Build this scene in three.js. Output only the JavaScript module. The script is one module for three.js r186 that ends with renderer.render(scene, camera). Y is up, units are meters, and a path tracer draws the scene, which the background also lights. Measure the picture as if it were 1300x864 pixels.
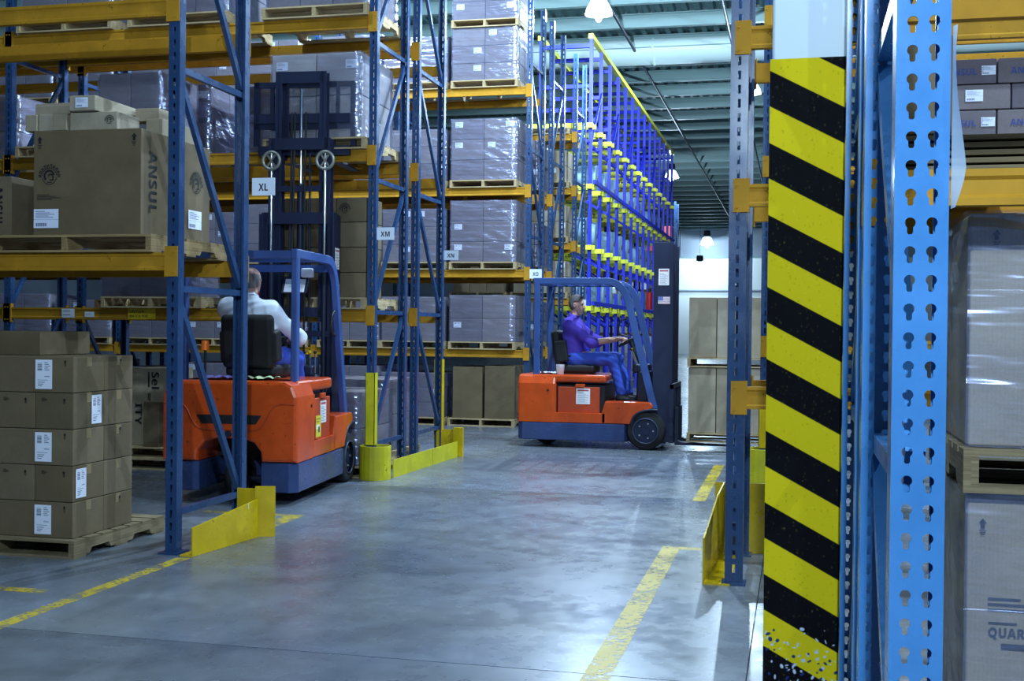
import * as THREE from 'three';
import { mergeGeometries, mergeVertices } from 'three/addons/utils/BufferGeometryUtils.js';
import { RoundedBoxGeometry } from 'three/addons/geometries/RoundedBoxGeometry.js';

// ---------------------------------------------------------------- camera, exposure
const scene = new THREE.Scene();
scene.background = new THREE.Color(0x000000);
const R = d => d * Math.PI / 180;
const camera = new THREE.PerspectiveCamera(2 * Math.atan(432 / 1500) * 180 / Math.PI, 1300 / 864, 0.05, 200);
camera.rotation.order = 'YXZ';
camera.position.set(0, 1.58, 0);
camera.rotation.set(R(-0.53), R(13.5), R(0.6));
scene.add(camera);
const renderer = new THREE.WebGLRenderer();
renderer.toneMapping = THREE.LinearToneMapping;
renderer.toneMappingExposure = 0.52;
renderer.shadowMap.enabled = true;

// lamps: [x, height, depth into the hall, candela]
const LAMP_COLOR = new THREE.Color().setRGB(0.58, 0.79, 1.0);
const LAMPS = [
  [-3.79, 7.7, 22.7, 280, 'hanging over the aisle in front of the pale duct'],
  [-4.7, 7.45, 45.5, 170, 'glaring beside the far end of the tall blue rack'],
  [-6.0, 7.55, 82.0, 80, 'up beside the grey wall panel at the far end'],
  [-6.35, 5.75, 80.5, 105, 'hanging low before the white far wall'],
  [-2.1, 7.7, 14.2, 370, 'above the middle of the main aisle'],
  [-7.2, 7.7, 16.4, 130, 'above the side aisle behind the double rack'],
  [-1.2, 7.7, 31.0, 170, 'above the aisle behind the duct'],
  [-5.6, 7.7, 10.1, 58, 'above the loading aisle of the raised forklift'],
  [-1.9, 7.7, 6.4, 28, 'above the near end of the main aisle'],
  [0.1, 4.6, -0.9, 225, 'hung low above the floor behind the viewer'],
  [2.6, 7.7, 10.4, 160, 'above the right-hand side aisle'],
  [3.2, 7.7, 5.9, 220, 'above the aisle behind the striped column'],
  [2.6, 5.2, -1.5, 60, 'added as unseen fill, low at the right behind the viewer'],  // unseen fill lamp, added to brighten the wrapped loads at right
  [2.0, 7.7, 16.6, 260, 'above the aisle right of the carton stack'],
];

// ---------------------------------------------------------------- helpers
let seed = 7;
const rnd = () => { seed = (seed * 1664525 + 1013904223) >>> 0; return seed / 4294967296; };
const rr = (a, b) => a + (b - a) * rnd();
const used = {};
function numbered(n) { if (!(n in used)) { used[n] = 0; return n; } used[n]++; return n + '_' + String(used[n]).padStart(3, '0'); }
function strip(g) {
  g = g.index ? g.toNonIndexed() : g;
  for (const k of Object.keys(g.attributes)) if (!['position', 'normal', 'uv'].includes(k)) g.deleteAttribute(k);
  if (!g.attributes.uv) g.setAttribute('uv', new THREE.BufferAttribute(new Float32Array(g.attributes.position.count * 2), 2));
  return g;
}
const merge = (...a) => { const l = a.flat().map(strip); return l.length === 1 ? l[0] : mergeGeometries(l); };
function box(w, h, d, x = 0, y = 0, z = 0) {          // uv in metres
  const g = new THREE.BoxGeometry(w, h, d), uv = g.attributes.uv;
  const s = [[d, h], [d, h], [w, d], [w, d], [w, h], [w, h]];
  for (let f = 0; f < 6; f++) for (let k = 0; k < 4; k++) { const i = f * 4 + k; uv.setXY(i, uv.getX(i) * s[f][0] + f * 0.37, uv.getY(i) * s[f][1] + f * 0.21); }
  return g.translate(x, y, z);
}
function span(x0, x1, y0, y1, z0, z1) { return box(x1 - x0, y1 - y0, z1 - z0, (x0 + x1) / 2, (y0 + y1) / 2, (z0 + z1) / 2); }
function rbox(w, h, d, r = 0.01, x = 0, y = 0, z = 0, seg = 2) { return triUV(new RoundedBoxGeometry(w, h, d, seg, r).translate(x, y, z)); }
function triUV(g, s = 1) {
  g = strip(g); if (!g.attributes.normal) g.computeVertexNormals();
  const p = g.attributes.position, n = g.attributes.normal, uv = new Float32Array(p.count * 2);
  for (let i = 0; i < p.count; i++) {
    const ax = Math.abs(n.getX(i)), ay = Math.abs(n.getY(i)), az = Math.abs(n.getZ(i));
    const [a, b] = ay >= ax && ay >= az ? [p.getX(i), p.getZ(i)] : ax >= az ? [p.getZ(i), p.getY(i)] : [p.getX(i), p.getY(i)];
    uv[2 * i] = a * s; uv[2 * i + 1] = b * s;
  }
  g.setAttribute('uv', new THREE.BufferAttribute(uv, 2)); return g;
}
const V = (x, y, z) => new THREE.Vector3(x, y, z);
function bar(a, b, w, h, up = V(0, 1, 0)) {            // box of section w x h from a to b
  const d = b.clone().sub(a), L = d.length(); d.normalize();
  let u = up.clone(); if (Math.abs(u.dot(d)) > 0.98) u = V(1, 0, 0);
  const s = new THREE.Vector3().crossVectors(u, d).normalize(), t = new THREE.Vector3().crossVectors(d, s);
  const m = new THREE.Matrix4().makeBasis(s, t, d); m.setPosition(a.clone().add(b).multiplyScalar(0.5));
  return box(w, h, L).applyMatrix4(m);
}
function rod(a, b, r, seg = 10) {
  const d = b.clone().sub(a), L = d.length(); d.normalize();
  const g = new THREE.CylinderGeometry(r, r, L, seg);
  g.applyQuaternion(new THREE.Quaternion().setFromUnitVectors(V(0, 1, 0), d)); const c = a.clone().add(b).multiplyScalar(0.5);
  return g.translate(c.x, c.y, c.z);
}
function tube(pts, r, seg = 8, n = 40) { return new THREE.TubeGeometry(new THREE.CatmullRomCurve3(pts, false, 'centripetal'), n, r, seg); }
const polyShape = pts => { const s = new THREE.Shape(); pts.forEach((p, i) => i ? s.lineTo(p[0], p[1]) : s.moveTo(p[0], p[1])); s.closePath(); return s; };
function prism(pts, depth, bevel = 0, z0 = -depth / 2) {  // polygon in xy pulled along z
  const g = new THREE.ExtrudeGeometry(Array.isArray(pts) ? polyShape(pts) : pts, { depth: depth - 2 * bevel, bevelEnabled: bevel > 0, bevelThickness: bevel, bevelSize: bevel, bevelOffset: -bevel, bevelSegments: 2, curveSegments: 10 });
  return triUV(g.translate(0, 0, z0 + bevel));
}
function plan(pts, y0, y1, bevel = 0) {                // polygon in xz pulled up
  const g = prism(pts.map(p => [p[0], -p[1]]), y1 - y0, bevel, y0); g.rotateX(-Math.PI / 2); return triUV(g);
}
function put(name, geo, mat, parent, pos, rot) {
  const m = new THREE.Mesh(Array.isArray(geo) ? merge(geo) : geo, mat);
  m.name = parent === scene ? numbered(name) : name;
  if (pos) m.position.set(...pos); if (rot) m.rotation.set(...rot);
  m.castShadow = m.receiveShadow = true; parent.add(m); return m;
}
function thing(name, label, category, [x, y, D] = [0, 0, 0], turn = 0, group) {
  const o = new THREE.Group(); o.name = numbered(name); o.position.set(x, y, -D); o.rotation.y = turn; scene.add(o);
  o.userData = { label, category }; if (group) o.userData.group = group; return o;
}
function tag(o, label, category, group) { Object.assign(o.userData, { label, category }); if (group) o.userData.group = group; return o; }
function structure(o, label, category) { Object.assign(o.userData, { kind: 'structure', label, category }); return o; }

// ---------------------------------------------------------------- computed textures
function lattice(n, s) { let q = s; const a = new Float32Array(n * n); for (let i = 0; i < n * n; i++) { q = (q * 1664525 + 1013904223) >>> 0; a[i] = q / 4294967296; } return a; }
function noise(N, cells, s) {                           // tileable value noise
  const l = lattice(cells, s), out = new Float32Array(N * N), f = t => t * t * (3 - 2 * t);
  for (let y = 0; y < N; y++) for (let x = 0; x < N; x++) {
    const u = x / N * cells, v = y / N * cells, i = Math.floor(u), j = Math.floor(v), a = f(u - i), b = f(v - j), i1 = (i + 1) % cells, j1 = (j + 1) % cells;
    out[y * N + x] = (l[j * cells + i] * (1 - a) + l[j * cells + i1] * a) * (1 - b) + (l[j1 * cells + i] * (1 - a) + l[j1 * cells + i1] * a) * b;
  }
  return out;
}
function fbm(N, cells, s, oct = 4, gain = 0.5) {
  const out = new Float32Array(N * N); let amp = 1, tot = 0;
  for (let o = 0; o < oct; o++) { const n = noise(N, Math.min(cells << o, N), s + o * 77); for (let i = 0; i < N * N; i++) out[i] += n[i] * amp; tot += amp; amp *= gain; }
  for (let i = 0; i < N * N; i++) out[i] /= tot; return out;
}
function dataTex(N, fn, srgb = true) {
  const d = new Uint8Array(N * N * 4);
  for (let i = 0; i < N * N; i++) { const c = fn(i % N, Math.floor(i / N), i); for (let k = 0; k < 3; k++) d[4 * i + k] = Math.max(0, Math.min(255, c[k])); d[4 * i + 3] = c[3] === undefined ? 255 : Math.max(0, Math.min(255, c[3])); }
  const t = new THREE.DataTexture(d, N, N); t.wrapS = t.wrapT = THREE.RepeatWrapping; t.magFilter = THREE.LinearFilter; t.minFilter = THREE.LinearMipmapLinearFilter; t.generateMipmaps = true;
  if (srgb) t.colorSpace = THREE.SRGBColorSpace; t.needsUpdate = true; return t;
}
function canvasTex(w, h, draw) {
  const c = document.createElement('canvas'); c.width = w; c.height = h; const g = c.getContext('2d'); draw(g, w, h);
  const t = new THREE.CanvasTexture(c); t.colorSpace = THREE.SRGBColorSpace; return t;
}
const S = (h) => new THREE.Color(h);
const mat = (color, roughness = 0.6, metalness = 0, extra = {}) => new THREE.MeshStandardMaterial({ color: S(color), roughness, metalness, ...extra });

// concrete, wood, cardboard, painted steel
const cf = fbm(1024, 4, 11, 7, 0.62), cg = fbm(1024, 6, 91, 4, 0.5), ch = fbm(1024, 48, 51, 3, 0.6);
const scuff = new Float32Array(1024 * 1024);
{ let q = 5; const r2 = () => { q = (q * 1664525 + 1013904223) >>> 0; return q / 4294967296; };
  for (let k = 0; k < 260; k++) { let x = r2() * 1024, y = r2() * 1024, a = r2() < 0.75 ? (r2() - 0.5) * 0.7 : Math.PI / 2 + (r2() - 0.5) * 0.5; const L = 10 + r2() * 60, s = r2() < 0.6 ? -1 : 1, w = 0.3 + r2() * 0.7;
    for (let t = 0; t < L; t++) { x += Math.cos(a); y += Math.sin(a); a += (r2() - 0.5) * 0.12; scuff[((Math.floor(y) & 1023) << 10) + (Math.floor(x) & 1023)] += s * w; } } }
const concreteMap = dataTex(1024, (x, y, i) => { const v = 128 + (cf[i] - 0.5) * 45 + (cf[(y << 10) + (x >> 4)] - 0.5) * 60 + (cg[i] - 0.5) * 34 + (ch[i] - 0.5) * 22 + scuff[i] * 20, w = (cg[i] - 0.5) * 26; return [v + w * 0.4, v + 3, v + 7 - w]; });
const concreteRough = dataTex(1024, (x, y, i) => { const v = 92 + (cf[i] - 0.5) * 70 + (ch[i] - 0.5) * 50; return [v, v, v]; }, false);
concreteMap.repeat.set(1 / 7.3, 1 / 7.3); concreteRough.repeat.set(1 / 5.1, 1 / 5.1);
const wf = noise(256, 64, 3), wg = noise(256, 8, 9);
const woodMap = dataTex(256, (x, y, i) => { const g = wf[y * 256 + ((x >> 4) & 255)] * 0.5 + wf[((y * 3) & 255) * 256 + (x >> 3)] * 0.3 + wg[i] * 0.4; const v = 168 + (g - 0.6) * 80; return [v + 8, v - 6, v - 30]; });
woodMap.repeat.set(1.2, 4);
const kf = fbm(512, 6, 21, 5, 0.6), kg = noise(512, 256, 8);
const cardMap = dataTex(512, (x, y, i) => { const v = 208 + (kf[i] - 0.5) * 44 + (kg[i] - 0.5) * 14 + ((x % 6) < 2 ? -5 : 0); return [v, v, v]; });
const pf = fbm(512, 8, 61, 5, 0.6);
const paintRough = dataTex(512, (x, y, i) => { const v = 118 + (pf[i] - 0.5) * 110; return [v, v, v]; }, false);
const pc = fbm(512, 44, 131, 3, 0.6);
const paintMap = dataTex(512, (x, y, i) => { const chip = pc[i] * 0.7 + pf[i] * 0.3 > 0.735 ? -70 : 0, v = 232 + (pf[i] - 0.5) * 46 + chip; return [v, v, v]; });
const paintSoft = dataTex(512, (x, y, i) => { const v = 236 + (pf[i] - 0.5) * 34; return [v, v, v]; });
const fl1 = fbm(512, 5, 301, 3, 0.45), fl2 = fbm(512, 7, 407, 2, 0.5);
const filmBump = dataTex(512, (x, y, i) => { const v = 128 + (fl1[(((y * 2) & 511) << 9) + ((x >> 1) + (y >> 1) & 511)] - 0.5) * 190 + (fl2[((y + x & 511) << 9) + (x >> 1)] - 0.5) * 110; return [v, v, v]; }, false);

const M = {
  concrete: new THREE.MeshPhysicalMaterial({ map: concreteMap, roughnessMap: concreteRough, roughness: 0.82, color: S('#dbe2ec'), specularIntensity: 0.9 }),
  blue: mat('#2c4974', 0.6, 0, { map: paintSoft, roughnessMap: paintRough }),
  litSkyBlue: mat('#4481bd', 0.6, 0, { map: paintSoft, roughnessMap: paintRough }),  // keyhole racks: own cyan tint, paint also lightened for the strong light there
  deepBlue: mat('#1a28bc', 0.5),
  beam: new THREE.MeshPhysicalMaterial({ color: S('#c48e22'), roughness: 0.7, map: paintMap, specularIntensity: 0.5 }),
  arm: mat('#ecec44', 0.5),
  guard: mat('#e3c012', 0.55, 0, { map: paintMap, roughnessMap: paintRough }),
  guardLime: mat('#d9d01c', 0.5, 0, { map: paintMap }),
  wood: new THREE.MeshStandardMaterial({ map: woodMap, color: S('#d8c49c'), roughness: 0.85 }),
  woodPale: new THREE.MeshStandardMaterial({ map: woodMap, color: S('#fff4d8'), roughness: 0.85 }),
  woodGrey: new THREE.MeshStandardMaterial({ map: woodMap, color: S('#b8b09a'), roughness: 0.9 }),
  card: ['#8b7859', '#847152', '#927f61', '#7d6c4e'].map(c => new THREE.MeshStandardMaterial({ map: cardMap, color: S(c), roughness: 0.85 })),
  cardPale: ['#c8b79a', '#bfae92', '#d0c0a6'].map(c => new THREE.MeshStandardMaterial({ map: cardMap, color: S(c), roughness: 0.85 })),
  cardLilac: ['#94888f', '#8c818a', '#9b8f93', '#857a86'].map(c => new THREE.MeshStandardMaterial({ map: cardMap, color: S(c), roughness: 0.8 })),
  cardWhite: ['#cfc8cc', '#c6c0c8', '#d6d0d0'].map(c => new THREE.MeshStandardMaterial({ map: cardMap, color: S(c), roughness: 0.7 })),
  tape: mat('#8d7a5a', 0.4),
  film: new THREE.MeshPhysicalMaterial({ color: S('#c4cef5'), roughness: 0.2, metalness: 0.8, transparent: true, opacity: 0.3, bumpMap: filmBump, bumpScale: 0.02, depthWrite: false }),
  white: mat('#e9edf2', 0.5), steel: mat('#b8bec6', 0.3, 0.9), chrome: mat('#dfe4ea', 0.12, 1), black: mat('#14161b', 0.5), rubber: mat('#17181b', 0.85), dark: mat('#1b2238', 0.5, 0.2),
  wallDull: mat('#5d6a78', 0.85), wallWhite: mat('#e4eae8', 0.8), wallGrey: mat('#8f9aa6', 0.75), deck: mat('#4d6c6e', 0.7), joist: mat('#809b9a', 0.6), duct: mat('#cfe3df', 0.45), column: mat('#bccdd6', 0.5),
};

// ---------------------------------------------------------------- the hall
const XL = -22, XR = 14, DN = -9, DF = 84, H = 9.05;
{
  const fl = new THREE.Group(); fl.name = 'floor'; scene.add(fl); structure(fl, 'polished grey concrete warehouse floor with scuffs and yellow lines', 'floor');
  put('subfloor', span(XL - 0.3, XR + 0.3, -0.3, -0.012, -DF - 0.3, -DN + 0.3), mat('#3c4046', 0.9), fl);
  const xs = [XL, -16, -10.2, -5.2, -0.2, 4.8, 9.6, XR], ds = [DN, -0.6, 5.36, 11.2, 17.2, 23.2, 31, 40, 52, 66, DF];
  for (let i = 0; i + 1 < xs.length; i++) for (let j = 0; j + 1 < ds.length; j++) {
    const g = span(xs[i] + 0.003, xs[i + 1] - 0.003, -0.02, 0, -ds[j + 1] + 0.004, -ds[j] - 0.004); const p = g.attributes.position, uv = g.attributes.uv;
    for (let k = 0; k < p.count; k++) uv.setXY(k, p.getX(k) + i * 3.7, p.getZ(k) + j * 1.9);
    put('slab', g, M.concrete, fl);
  }
  // worn painted lines: an alpha from the same grain as the concrete
  const wornMap = dataTex(512, (x, y, i) => { const e = pf[i] * 0.4 + pc[i] * 0.6 + (kf[i] - 0.5) * 0.3; return [205, 178, 40, Math.max(25, Math.min(195, (0.64 - e) * 1100))]; });
  const worn = new THREE.MeshStandardMaterial({ map: wornMap, transparent: true, roughness: 0.5 }); wornMap.repeat.set(1.1, 1.1);
  const lines = [[-4.09, -3.99, 2.5, 7.3], [-0.93, -0.80, 3.2, 8.6], [-0.93, -0.35, 8.6, 8.7], [-0.92, -0.80, 11.1, 14.2], [-4.14, -3.99, 8.62, 9.15], [-4.9, -3.99, 9.15, 9.25], [-4.75, -4.3, 6.1, 6.2]];
  for (const [x0, x1, d0, d1] of lines) { const g = new THREE.PlaneGeometry(x1 - x0, d1 - d0); const uv = g.attributes.uv; for (let k = 0; k < 4; k++) uv.setXY(k, uv.getX(k) * (x1 - x0) + x0, uv.getY(k) * (d1 - d0) + d0); g.rotateX(-Math.PI / 2); put('painted_line', g, worn, fl, [(x0 + x1) / 2, 0.0012, -(d0 + d1) / 2]).userData.label = 'worn yellow painted line'; }

  const ce = new THREE.Group(); ce.name = 'ceiling'; scene.add(ce); structure(ce, 'grey green steel deck ceiling on rows of joists', 'ceiling');
  put('roof_slab', span(XL - 0.3, XR + 0.3, H + 0.09, H + 0.35, -DF - 0.3, -DN + 0.3), M.deck, ce);
  { const pts = []; for (let x = XL; x < XR; x += 0.3) pts.push([x, H + 0.06], [x + 0.11, H + 0.06], [x + 0.15, H], [x + 0.26, H]); pts.push([XR, H + 0.1], [XL, H + 0.1]); put('corrugated_deck', prism(pts, DF - DN, 0, -DF), M.deck, ce); }
  const jg = merge(box(XR - XL, 0.025, 0.16, 0, 0.30, 0), box(XR - XL, 0.28, 0.012, 0, 0.15, 0), box(XR - XL, 0.025, 0.16, 0, 0.0, 0));
  for (let d = -7; d < DF - 0.5; d += 2.05) put('joist', jg, M.joist, ce, [(XL + XR) / 2, H - 0.32, -d]);
  for (const [x, y] of [[-1.6, 8.62], [-4.05, 8.66], [0.45, 8.6]]) put('conduit', rod(V(x, y, -12), V(x, y, -DF), 0.035, 8), M.dark, ce);
  const du = thing('air_duct', 'large pale round air duct running across under the ceiling', 'duct', [0, 8.74, 30.2]);
  put('pipe', rod(V(-20, 0, 0), V(12, 0, 0), 0.37, 32), M.duct, du);
  for (let x = -18; x < 12; x += 2.4) put('seam_band', new THREE.CylinderGeometry(0.385, 0.385, 0.05, 32).rotateZ(Math.PI / 2), M.duct, du, [x, 0, 0]);
  for (let x = -16.8; x < 12; x += 2.4) put('hanger', rod(V(x, 0.36, 0), V(x, 0.4, 0), 0.02, 6), M.dark, du);

  const wb = new THREE.Group(); wb.name = 'wall_back'; scene.add(wb); structure(wb, 'far white wall with a grey upper band', 'wall');
  put('lower_wall', span(XL - 0.3, XR + 0.3, 0, 6.75, -DF - 0.3, -DF), M.wallWhite, wb);
  put('upper_band', span(XL - 0.3, XR + 0.3, 6.85, H + 0.1, -DF - 0.3, -DF), M.wallGrey, wb);
  put('ledge', span(XL - 0.3, XR + 0.3, 6.75, 6.85, -DF - 0.3, -DF + 0.12), M.joist, wb);
  for (let x = -20; x < 12; x += 2) put('panel_rib', span(x, x + 0.07, 6.85, H, -DF, -DF + 0.05), M.wallGrey, wb);
  put('pipe', rod(V(XL, 4.45, -DF + 0.12), V(XR, 4.45, -DF + 0.12), 0.07, 8), M.wallGrey, wb);
  for (const [n, x0, x1, d0, d1, l] of [['wall_left', XL - 0.3, XL, DN, DF, 'grey side wall beyond the left racks'], ['wall_right', XR, XR + 0.3, DN, DF, 'grey side wall beyond the right racks'], ['wall_front', XL - 0.3, XR + 0.3, DN - 0.3, DN, 'grey wall behind the viewer']])
    structure(put(n, span(x0, x1, 0, H + 0.1, -d1, -d0), M.wallDull, scene), l, 'wall');
}

// ---------------------------------------------------------------- lamps
{
  const shadeMat = new THREE.MeshPhysicalMaterial({ color: S('#dfe9ef'), roughness: 0.9, transmission: 0.45, thickness: 0, side: THREE.DoubleSide });
  const bulbMat = new THREE.MeshStandardMaterial({ color: 0xffffff, emissive: LAMP_COLOR.clone().lerp(new THREE.Color(1, 1, 1), 0.4), emissiveIntensity: 9 });
  const shadeG = new THREE.LatheGeometry([[0.09, 0.30], [0.16, 0.26], [0.235, 0.12], [0.27, 0], [0.262, 0.002], [0.228, 0.122], [0.155, 0.255], [0.09, 0.292]].map(p => new THREE.Vector2(...p)), 28);
  for (const [x, y, D, I, where] of LAMPS) {
    const t = thing('high_bay_lamp', 'bell shaped high bay lamp ' + where, 'lamp', [x, y, D]);
    const k = D > 70 ? 1.8 : 1;                          // the far pair is a larger model
    put('shade', shadeG, shadeMat, t).scale.setScalar(k);
    put('ballast_housing', merge(new THREE.CylinderGeometry(0.12, 0.14, 0.2, 18).translate(0, 0.43, 0), new THREE.CylinderGeometry(0.06, 0.09, 0.05, 18).translate(0, 0.315, 0)), M.dark, t).scale.setScalar(k);
    put('hook', rod(V(0, 0.5 * k, 0), V(0, H + 0.05 - y, 0), 0.012, 6), M.dark, t);
    put('bulb', new THREE.SphereGeometry(0.075, 18, 12).scale(1, 1.5, 1).translate(0, -0.04, 0), bulbMat, t).scale.setScalar(k);
    const l = new THREE.PointLight(LAMP_COLOR, I); l.position.set(0, -0.09 * k, 0); l.castShadow = true; l.shadow.radius = 3; t.add(l);
  }
}

// ---------------------------------------------------------------- pallet racks
const postCache = {};
function postGeo(Hp, w = 0.085, dp = 0.075, hole = 'slot', pitch = 0.088, y0 = 0.1) {   // open channel, face at z = 0 looking to +z, body behind it
  const key = [Hp, w, dp, hole, pitch].join(); if (postCache[key]) return postCache[key];
  const s = polyShape([[-w / 2, 0], [w / 2, 0], [w / 2, Hp], [-w / 2, Hp]]);
  for (let y = y0; y < Hp - 0.05; y += pitch) {
    if (hole === 'slot') { const p = new THREE.Path(); const a = 0.0095, b = 0.027; p.moveTo(-a, y - b); p.lineTo(a, y - b); p.lineTo(a, y + b); p.lineTo(-a, y + b); p.closePath(); s.holes.push(p); }
    else for (const cx of [-w * 0.2, w * 0.2]) {          // keyhole: wide round top, narrow foot
      const p = new THREE.Path(), r = 0.0095, n = 0.0052, N = 12; const a0 = Math.asin(n / r);
      for (let k = 0; k <= N; k++) { const a = -Math.PI / 2 + a0 + (2 * Math.PI - 2 * a0) * k / N; const x = cx + r * Math.cos(a), yy = y + r * Math.sin(a); k ? p.lineTo(x, yy) : p.moveTo(x, yy); }
      for (const [dx, dy] of [[-n, -0.017], [-n * 0.6, -0.0205], [n * 0.6, -0.0205], [n, -0.017]]) p.lineTo(cx + dx, y + dy);
      p.closePath(); s.holes.push(p);
    }
  }
  const t = 0.003, face = prism(s, t, 0, -t);
  const g = merge(face, span(-w / 2, -w / 2 + t, 0, Hp, -dp, -t), span(w / 2 - t, w / 2, 0, Hp, -dp, -t), span(-w / 2, -w / 2 + 0.018, 0, Hp, -dp - t, -dp), span(w / 2 - 0.018, w / 2, 0, Hp, -dp - t, -dp));
  return postCache[key] = g;
}
const beamCache = {};
function beamGeo(L, h = 0.125) {
  const key = L.toFixed(3) + h; if (beamCache[key]) return beamCache[key];
  const g = prism([[0, 0], [0, 0.02], [-0.009, 0.03], [-0.009, h - 0.03], [0, h - 0.02], [0, h], [-0.03, h], [-0.03, h - 0.02], [-0.05, h - 0.02], [-0.05, 0]], L, 0);
  g.rotateY(-Math.PI / 2);
  return beamCache[key] = g;
}
const clip = s => merge(span(-0.05, 0.05, -0.1, 0.11, 0, 0.006), s > 0 ? span(0.044, 0.05, -0.1, 0.11, -0.045, 0) : span(-0.05, -0.044, -0.1, 0.11, -0.045, 0), ...[0.07, -0.07].map(y => rod(V(-0.025 * s, y, 0.004), V(-0.025 * s, y, 0.012), 0.008, 8)));
const clipG = clip(1), clipGm = clip(-1);
const signMat = {};
function signTex(text, bg = '#dfe9f7') { return signMat[text] = signMat[text] || new THREE.MeshStandardMaterial({ roughness: 0.5, map: canvasTex(128, 80, (g, w, h) => { g.fillStyle = bg; g.fillRect(0, 0, w, h); g.fillStyle = '#10131c'; g.font = 'bold 46px sans-serif'; g.textAlign = 'center'; g.textBaseline = 'middle'; g.fillText(text, w / 2, h / 2 + 3); }) }); }

// xs: upright positions, the aisle end first; signs: [text, x, y, D, w, h]
function rack({ label, xs, D0, depth = 1.07, Hp = 7, levels, panels, diag = 1, postMat = M.blue, beamMat = M.beam, hole = 'slot', pitch = 0.088, w = 0.085, bh = 0.125, signs = [], y0 = 0.1, bays = true, rear = true, group }) {
  const t = thing('pallet_rack', label, 'rack', [xs[0], 0, D0], 0, group), o = xs[0];
  const pg = postGeo(Hp, w, 0.075, hole, pitch, y0), plate = span(-0.075, 0.075, 0, 0.012, -0.12, 0.04);
  xs.forEach(x => {
    for (const f of [0, 1]) { const p = put('upright_post', pg, postMat, t, [x - o, 0, f ? -depth : 0], [0, f ? Math.PI : 0, 0]); put('base_plate', plate, postMat, p); }
    for (let k = 0; k < panels.length; k++) {
      put('cross_brace', bar(V(0, panels[k], -0.075), V(0, panels[k], -depth + 0.075), 0.035, 0.045), postMat, t, [x - o, 0, 0]);
      if (k + 1 < panels.length) { const [a, b] = diag > 0 ? [panels[k + 1], panels[k]] : [panels[k], panels[k + 1]]; put('diagonal_brace', bar(V(0, a - 0.05 * diag, -0.06), V(0, b + 0.05 * diag, -depth + 0.06), 0.035, 0.05), postMat, t, [x - o, 0, 0]); }
    }
  });
  if (bays) for (let i = 0; i + 1 < xs.length; i++) {
    const a = Math.min(xs[i], xs[i + 1]) + w / 2, b = Math.max(xs[i], xs[i + 1]) - w / 2, L = b - a - 0.02;
    for (const top of levels) for (const f of rear ? [0, 1] : [0]) {
      const m = put('load_beam', beamGeo(L, bh), beamMat, t, [(a + b) / 2 - o, top - bh, f ? -depth - 0.004 : 0.004], [0, f ? Math.PI : 0, 0]);
      put('beam_clip', clipG, beamMat, m, [-L / 2 - 0.045, bh / 2 - 0.005, 0.004]); put('beam_clip', clipGm, beamMat, m, [L / 2 + 0.045, bh / 2 - 0.005, 0.004]);
    }
  }
  for (const [text, x, y, dz, sw = 0.17, sh = 0.12] of signs) {
    const g = new THREE.BoxGeometry(sw, sh, 0.006); const s = put('row_sign', g, signTex(text), t, [x - o, y, dz]); s.userData.label = 'pale plate reading ' + text;
  }
  return t;
}
function sticker(parent, x, y, z, w, h, lines, bg, fg, label) {
  const m = new THREE.MeshStandardMaterial({ roughness: 0.5, map: canvasTex(160, Math.round(160 * h / w), (g, W, Hh) => { g.fillStyle = bg; g.fillRect(0, 0, W, Hh); g.fillStyle = fg; const n = lines.length, s = Hh / (n + 0.4); g.font = `bold ${Math.round(s * 0.8)}px sans-serif`; g.textBaseline = 'middle'; lines.forEach((l, i) => l ? g.fillText(l, 8, s * (i + 0.72), W - 16) : g.fillRect(12, s * (i + 0.5), W * 0.6, s * 0.3)); }) });
  put('sticker', new THREE.BoxGeometry(w, h, 0.003), m, parent, [x, y, z]).userData.label = label;
}
const K = (o, n, s) => Array.from({ length: n }, (_, i) => +(o + i * s).toFixed(3));

rack({ label: 'blue rack with row sign XL holding the big printed cartons', xs: [-4.2, -7.9], D0: 7.41, levels: [2.09, 3.85], panels: [0.28, 1.84, 3.37, 4.9, 6.4], diag: 1, postMat: M.blue, pitch: 0.088,
  signs: [['XL', -4.0, 2.66, -1.0, 0.19, 0.135]] });
const rackXM = rack({ label: 'blue rack with row sign XM behind the raised forklift mast', xs: [-4.35, -8.74, -13.1], D0: 11.75, levels: [1.775, 3.46, 4.86], panels: [0.35, 1.75, 3.15, 4.6, 6.0], diag: -1, postMat: M.blue, beamMat: M.beam,
  signs: [['XM', -4.19, 2.57, 0.02, 0.19, 0.13]] });
sticker(rackXM, -7.03 + 4.35, 1.712, 0.008, 0.34, 0.12, ['CAUTION', 'WATCH FOR'], '#e8c81c', '#2a2410', 'yellow caution sticker on the beam');
sticker(rackXM, -7.95 + 4.35, 1.712, 0.008, 0.16, 0.1, ['', ''], '#e6ecf2', '#9aa4b4', 'small white paper label on the beam');
sticker(rackXM, -7.68 + 4.35, 1.70, 0.008, 0.12, 0.06, [''], '#e6ecf2', '#c8ced8', 'torn white paper scrap on the beam');
rack({ label: 'blue rack with row sign XN back to back with rack XM', xs: [-4.33, -8.72, -13.1], D0: 13.12, levels: [1.775, 3.46, 4.86], panels: [0.35, 1.75, 3.15, 4.6, 6.0], diag: 1, postMat: M.blue,
  signs: [['XN', -4.2, 2.5, -1.06, 0.19, 0.12]] });
rack({ label: 'rack full of film wrapped loads on orange beams behind the double rack', xs: [-4.22, -7.9, -11.6, -15.3, -19], D0: 18.6, Hp: 7, levels: [1.25, 2.55, 3.88, 5.5], panels: [0.3, 1.7, 3.1, 4.5, 5.9], diag: 1, postMat: M.blue,
  signs: [['XO', -4.08, 2.48, 0.02, 0.2, 0.15]] });
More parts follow.
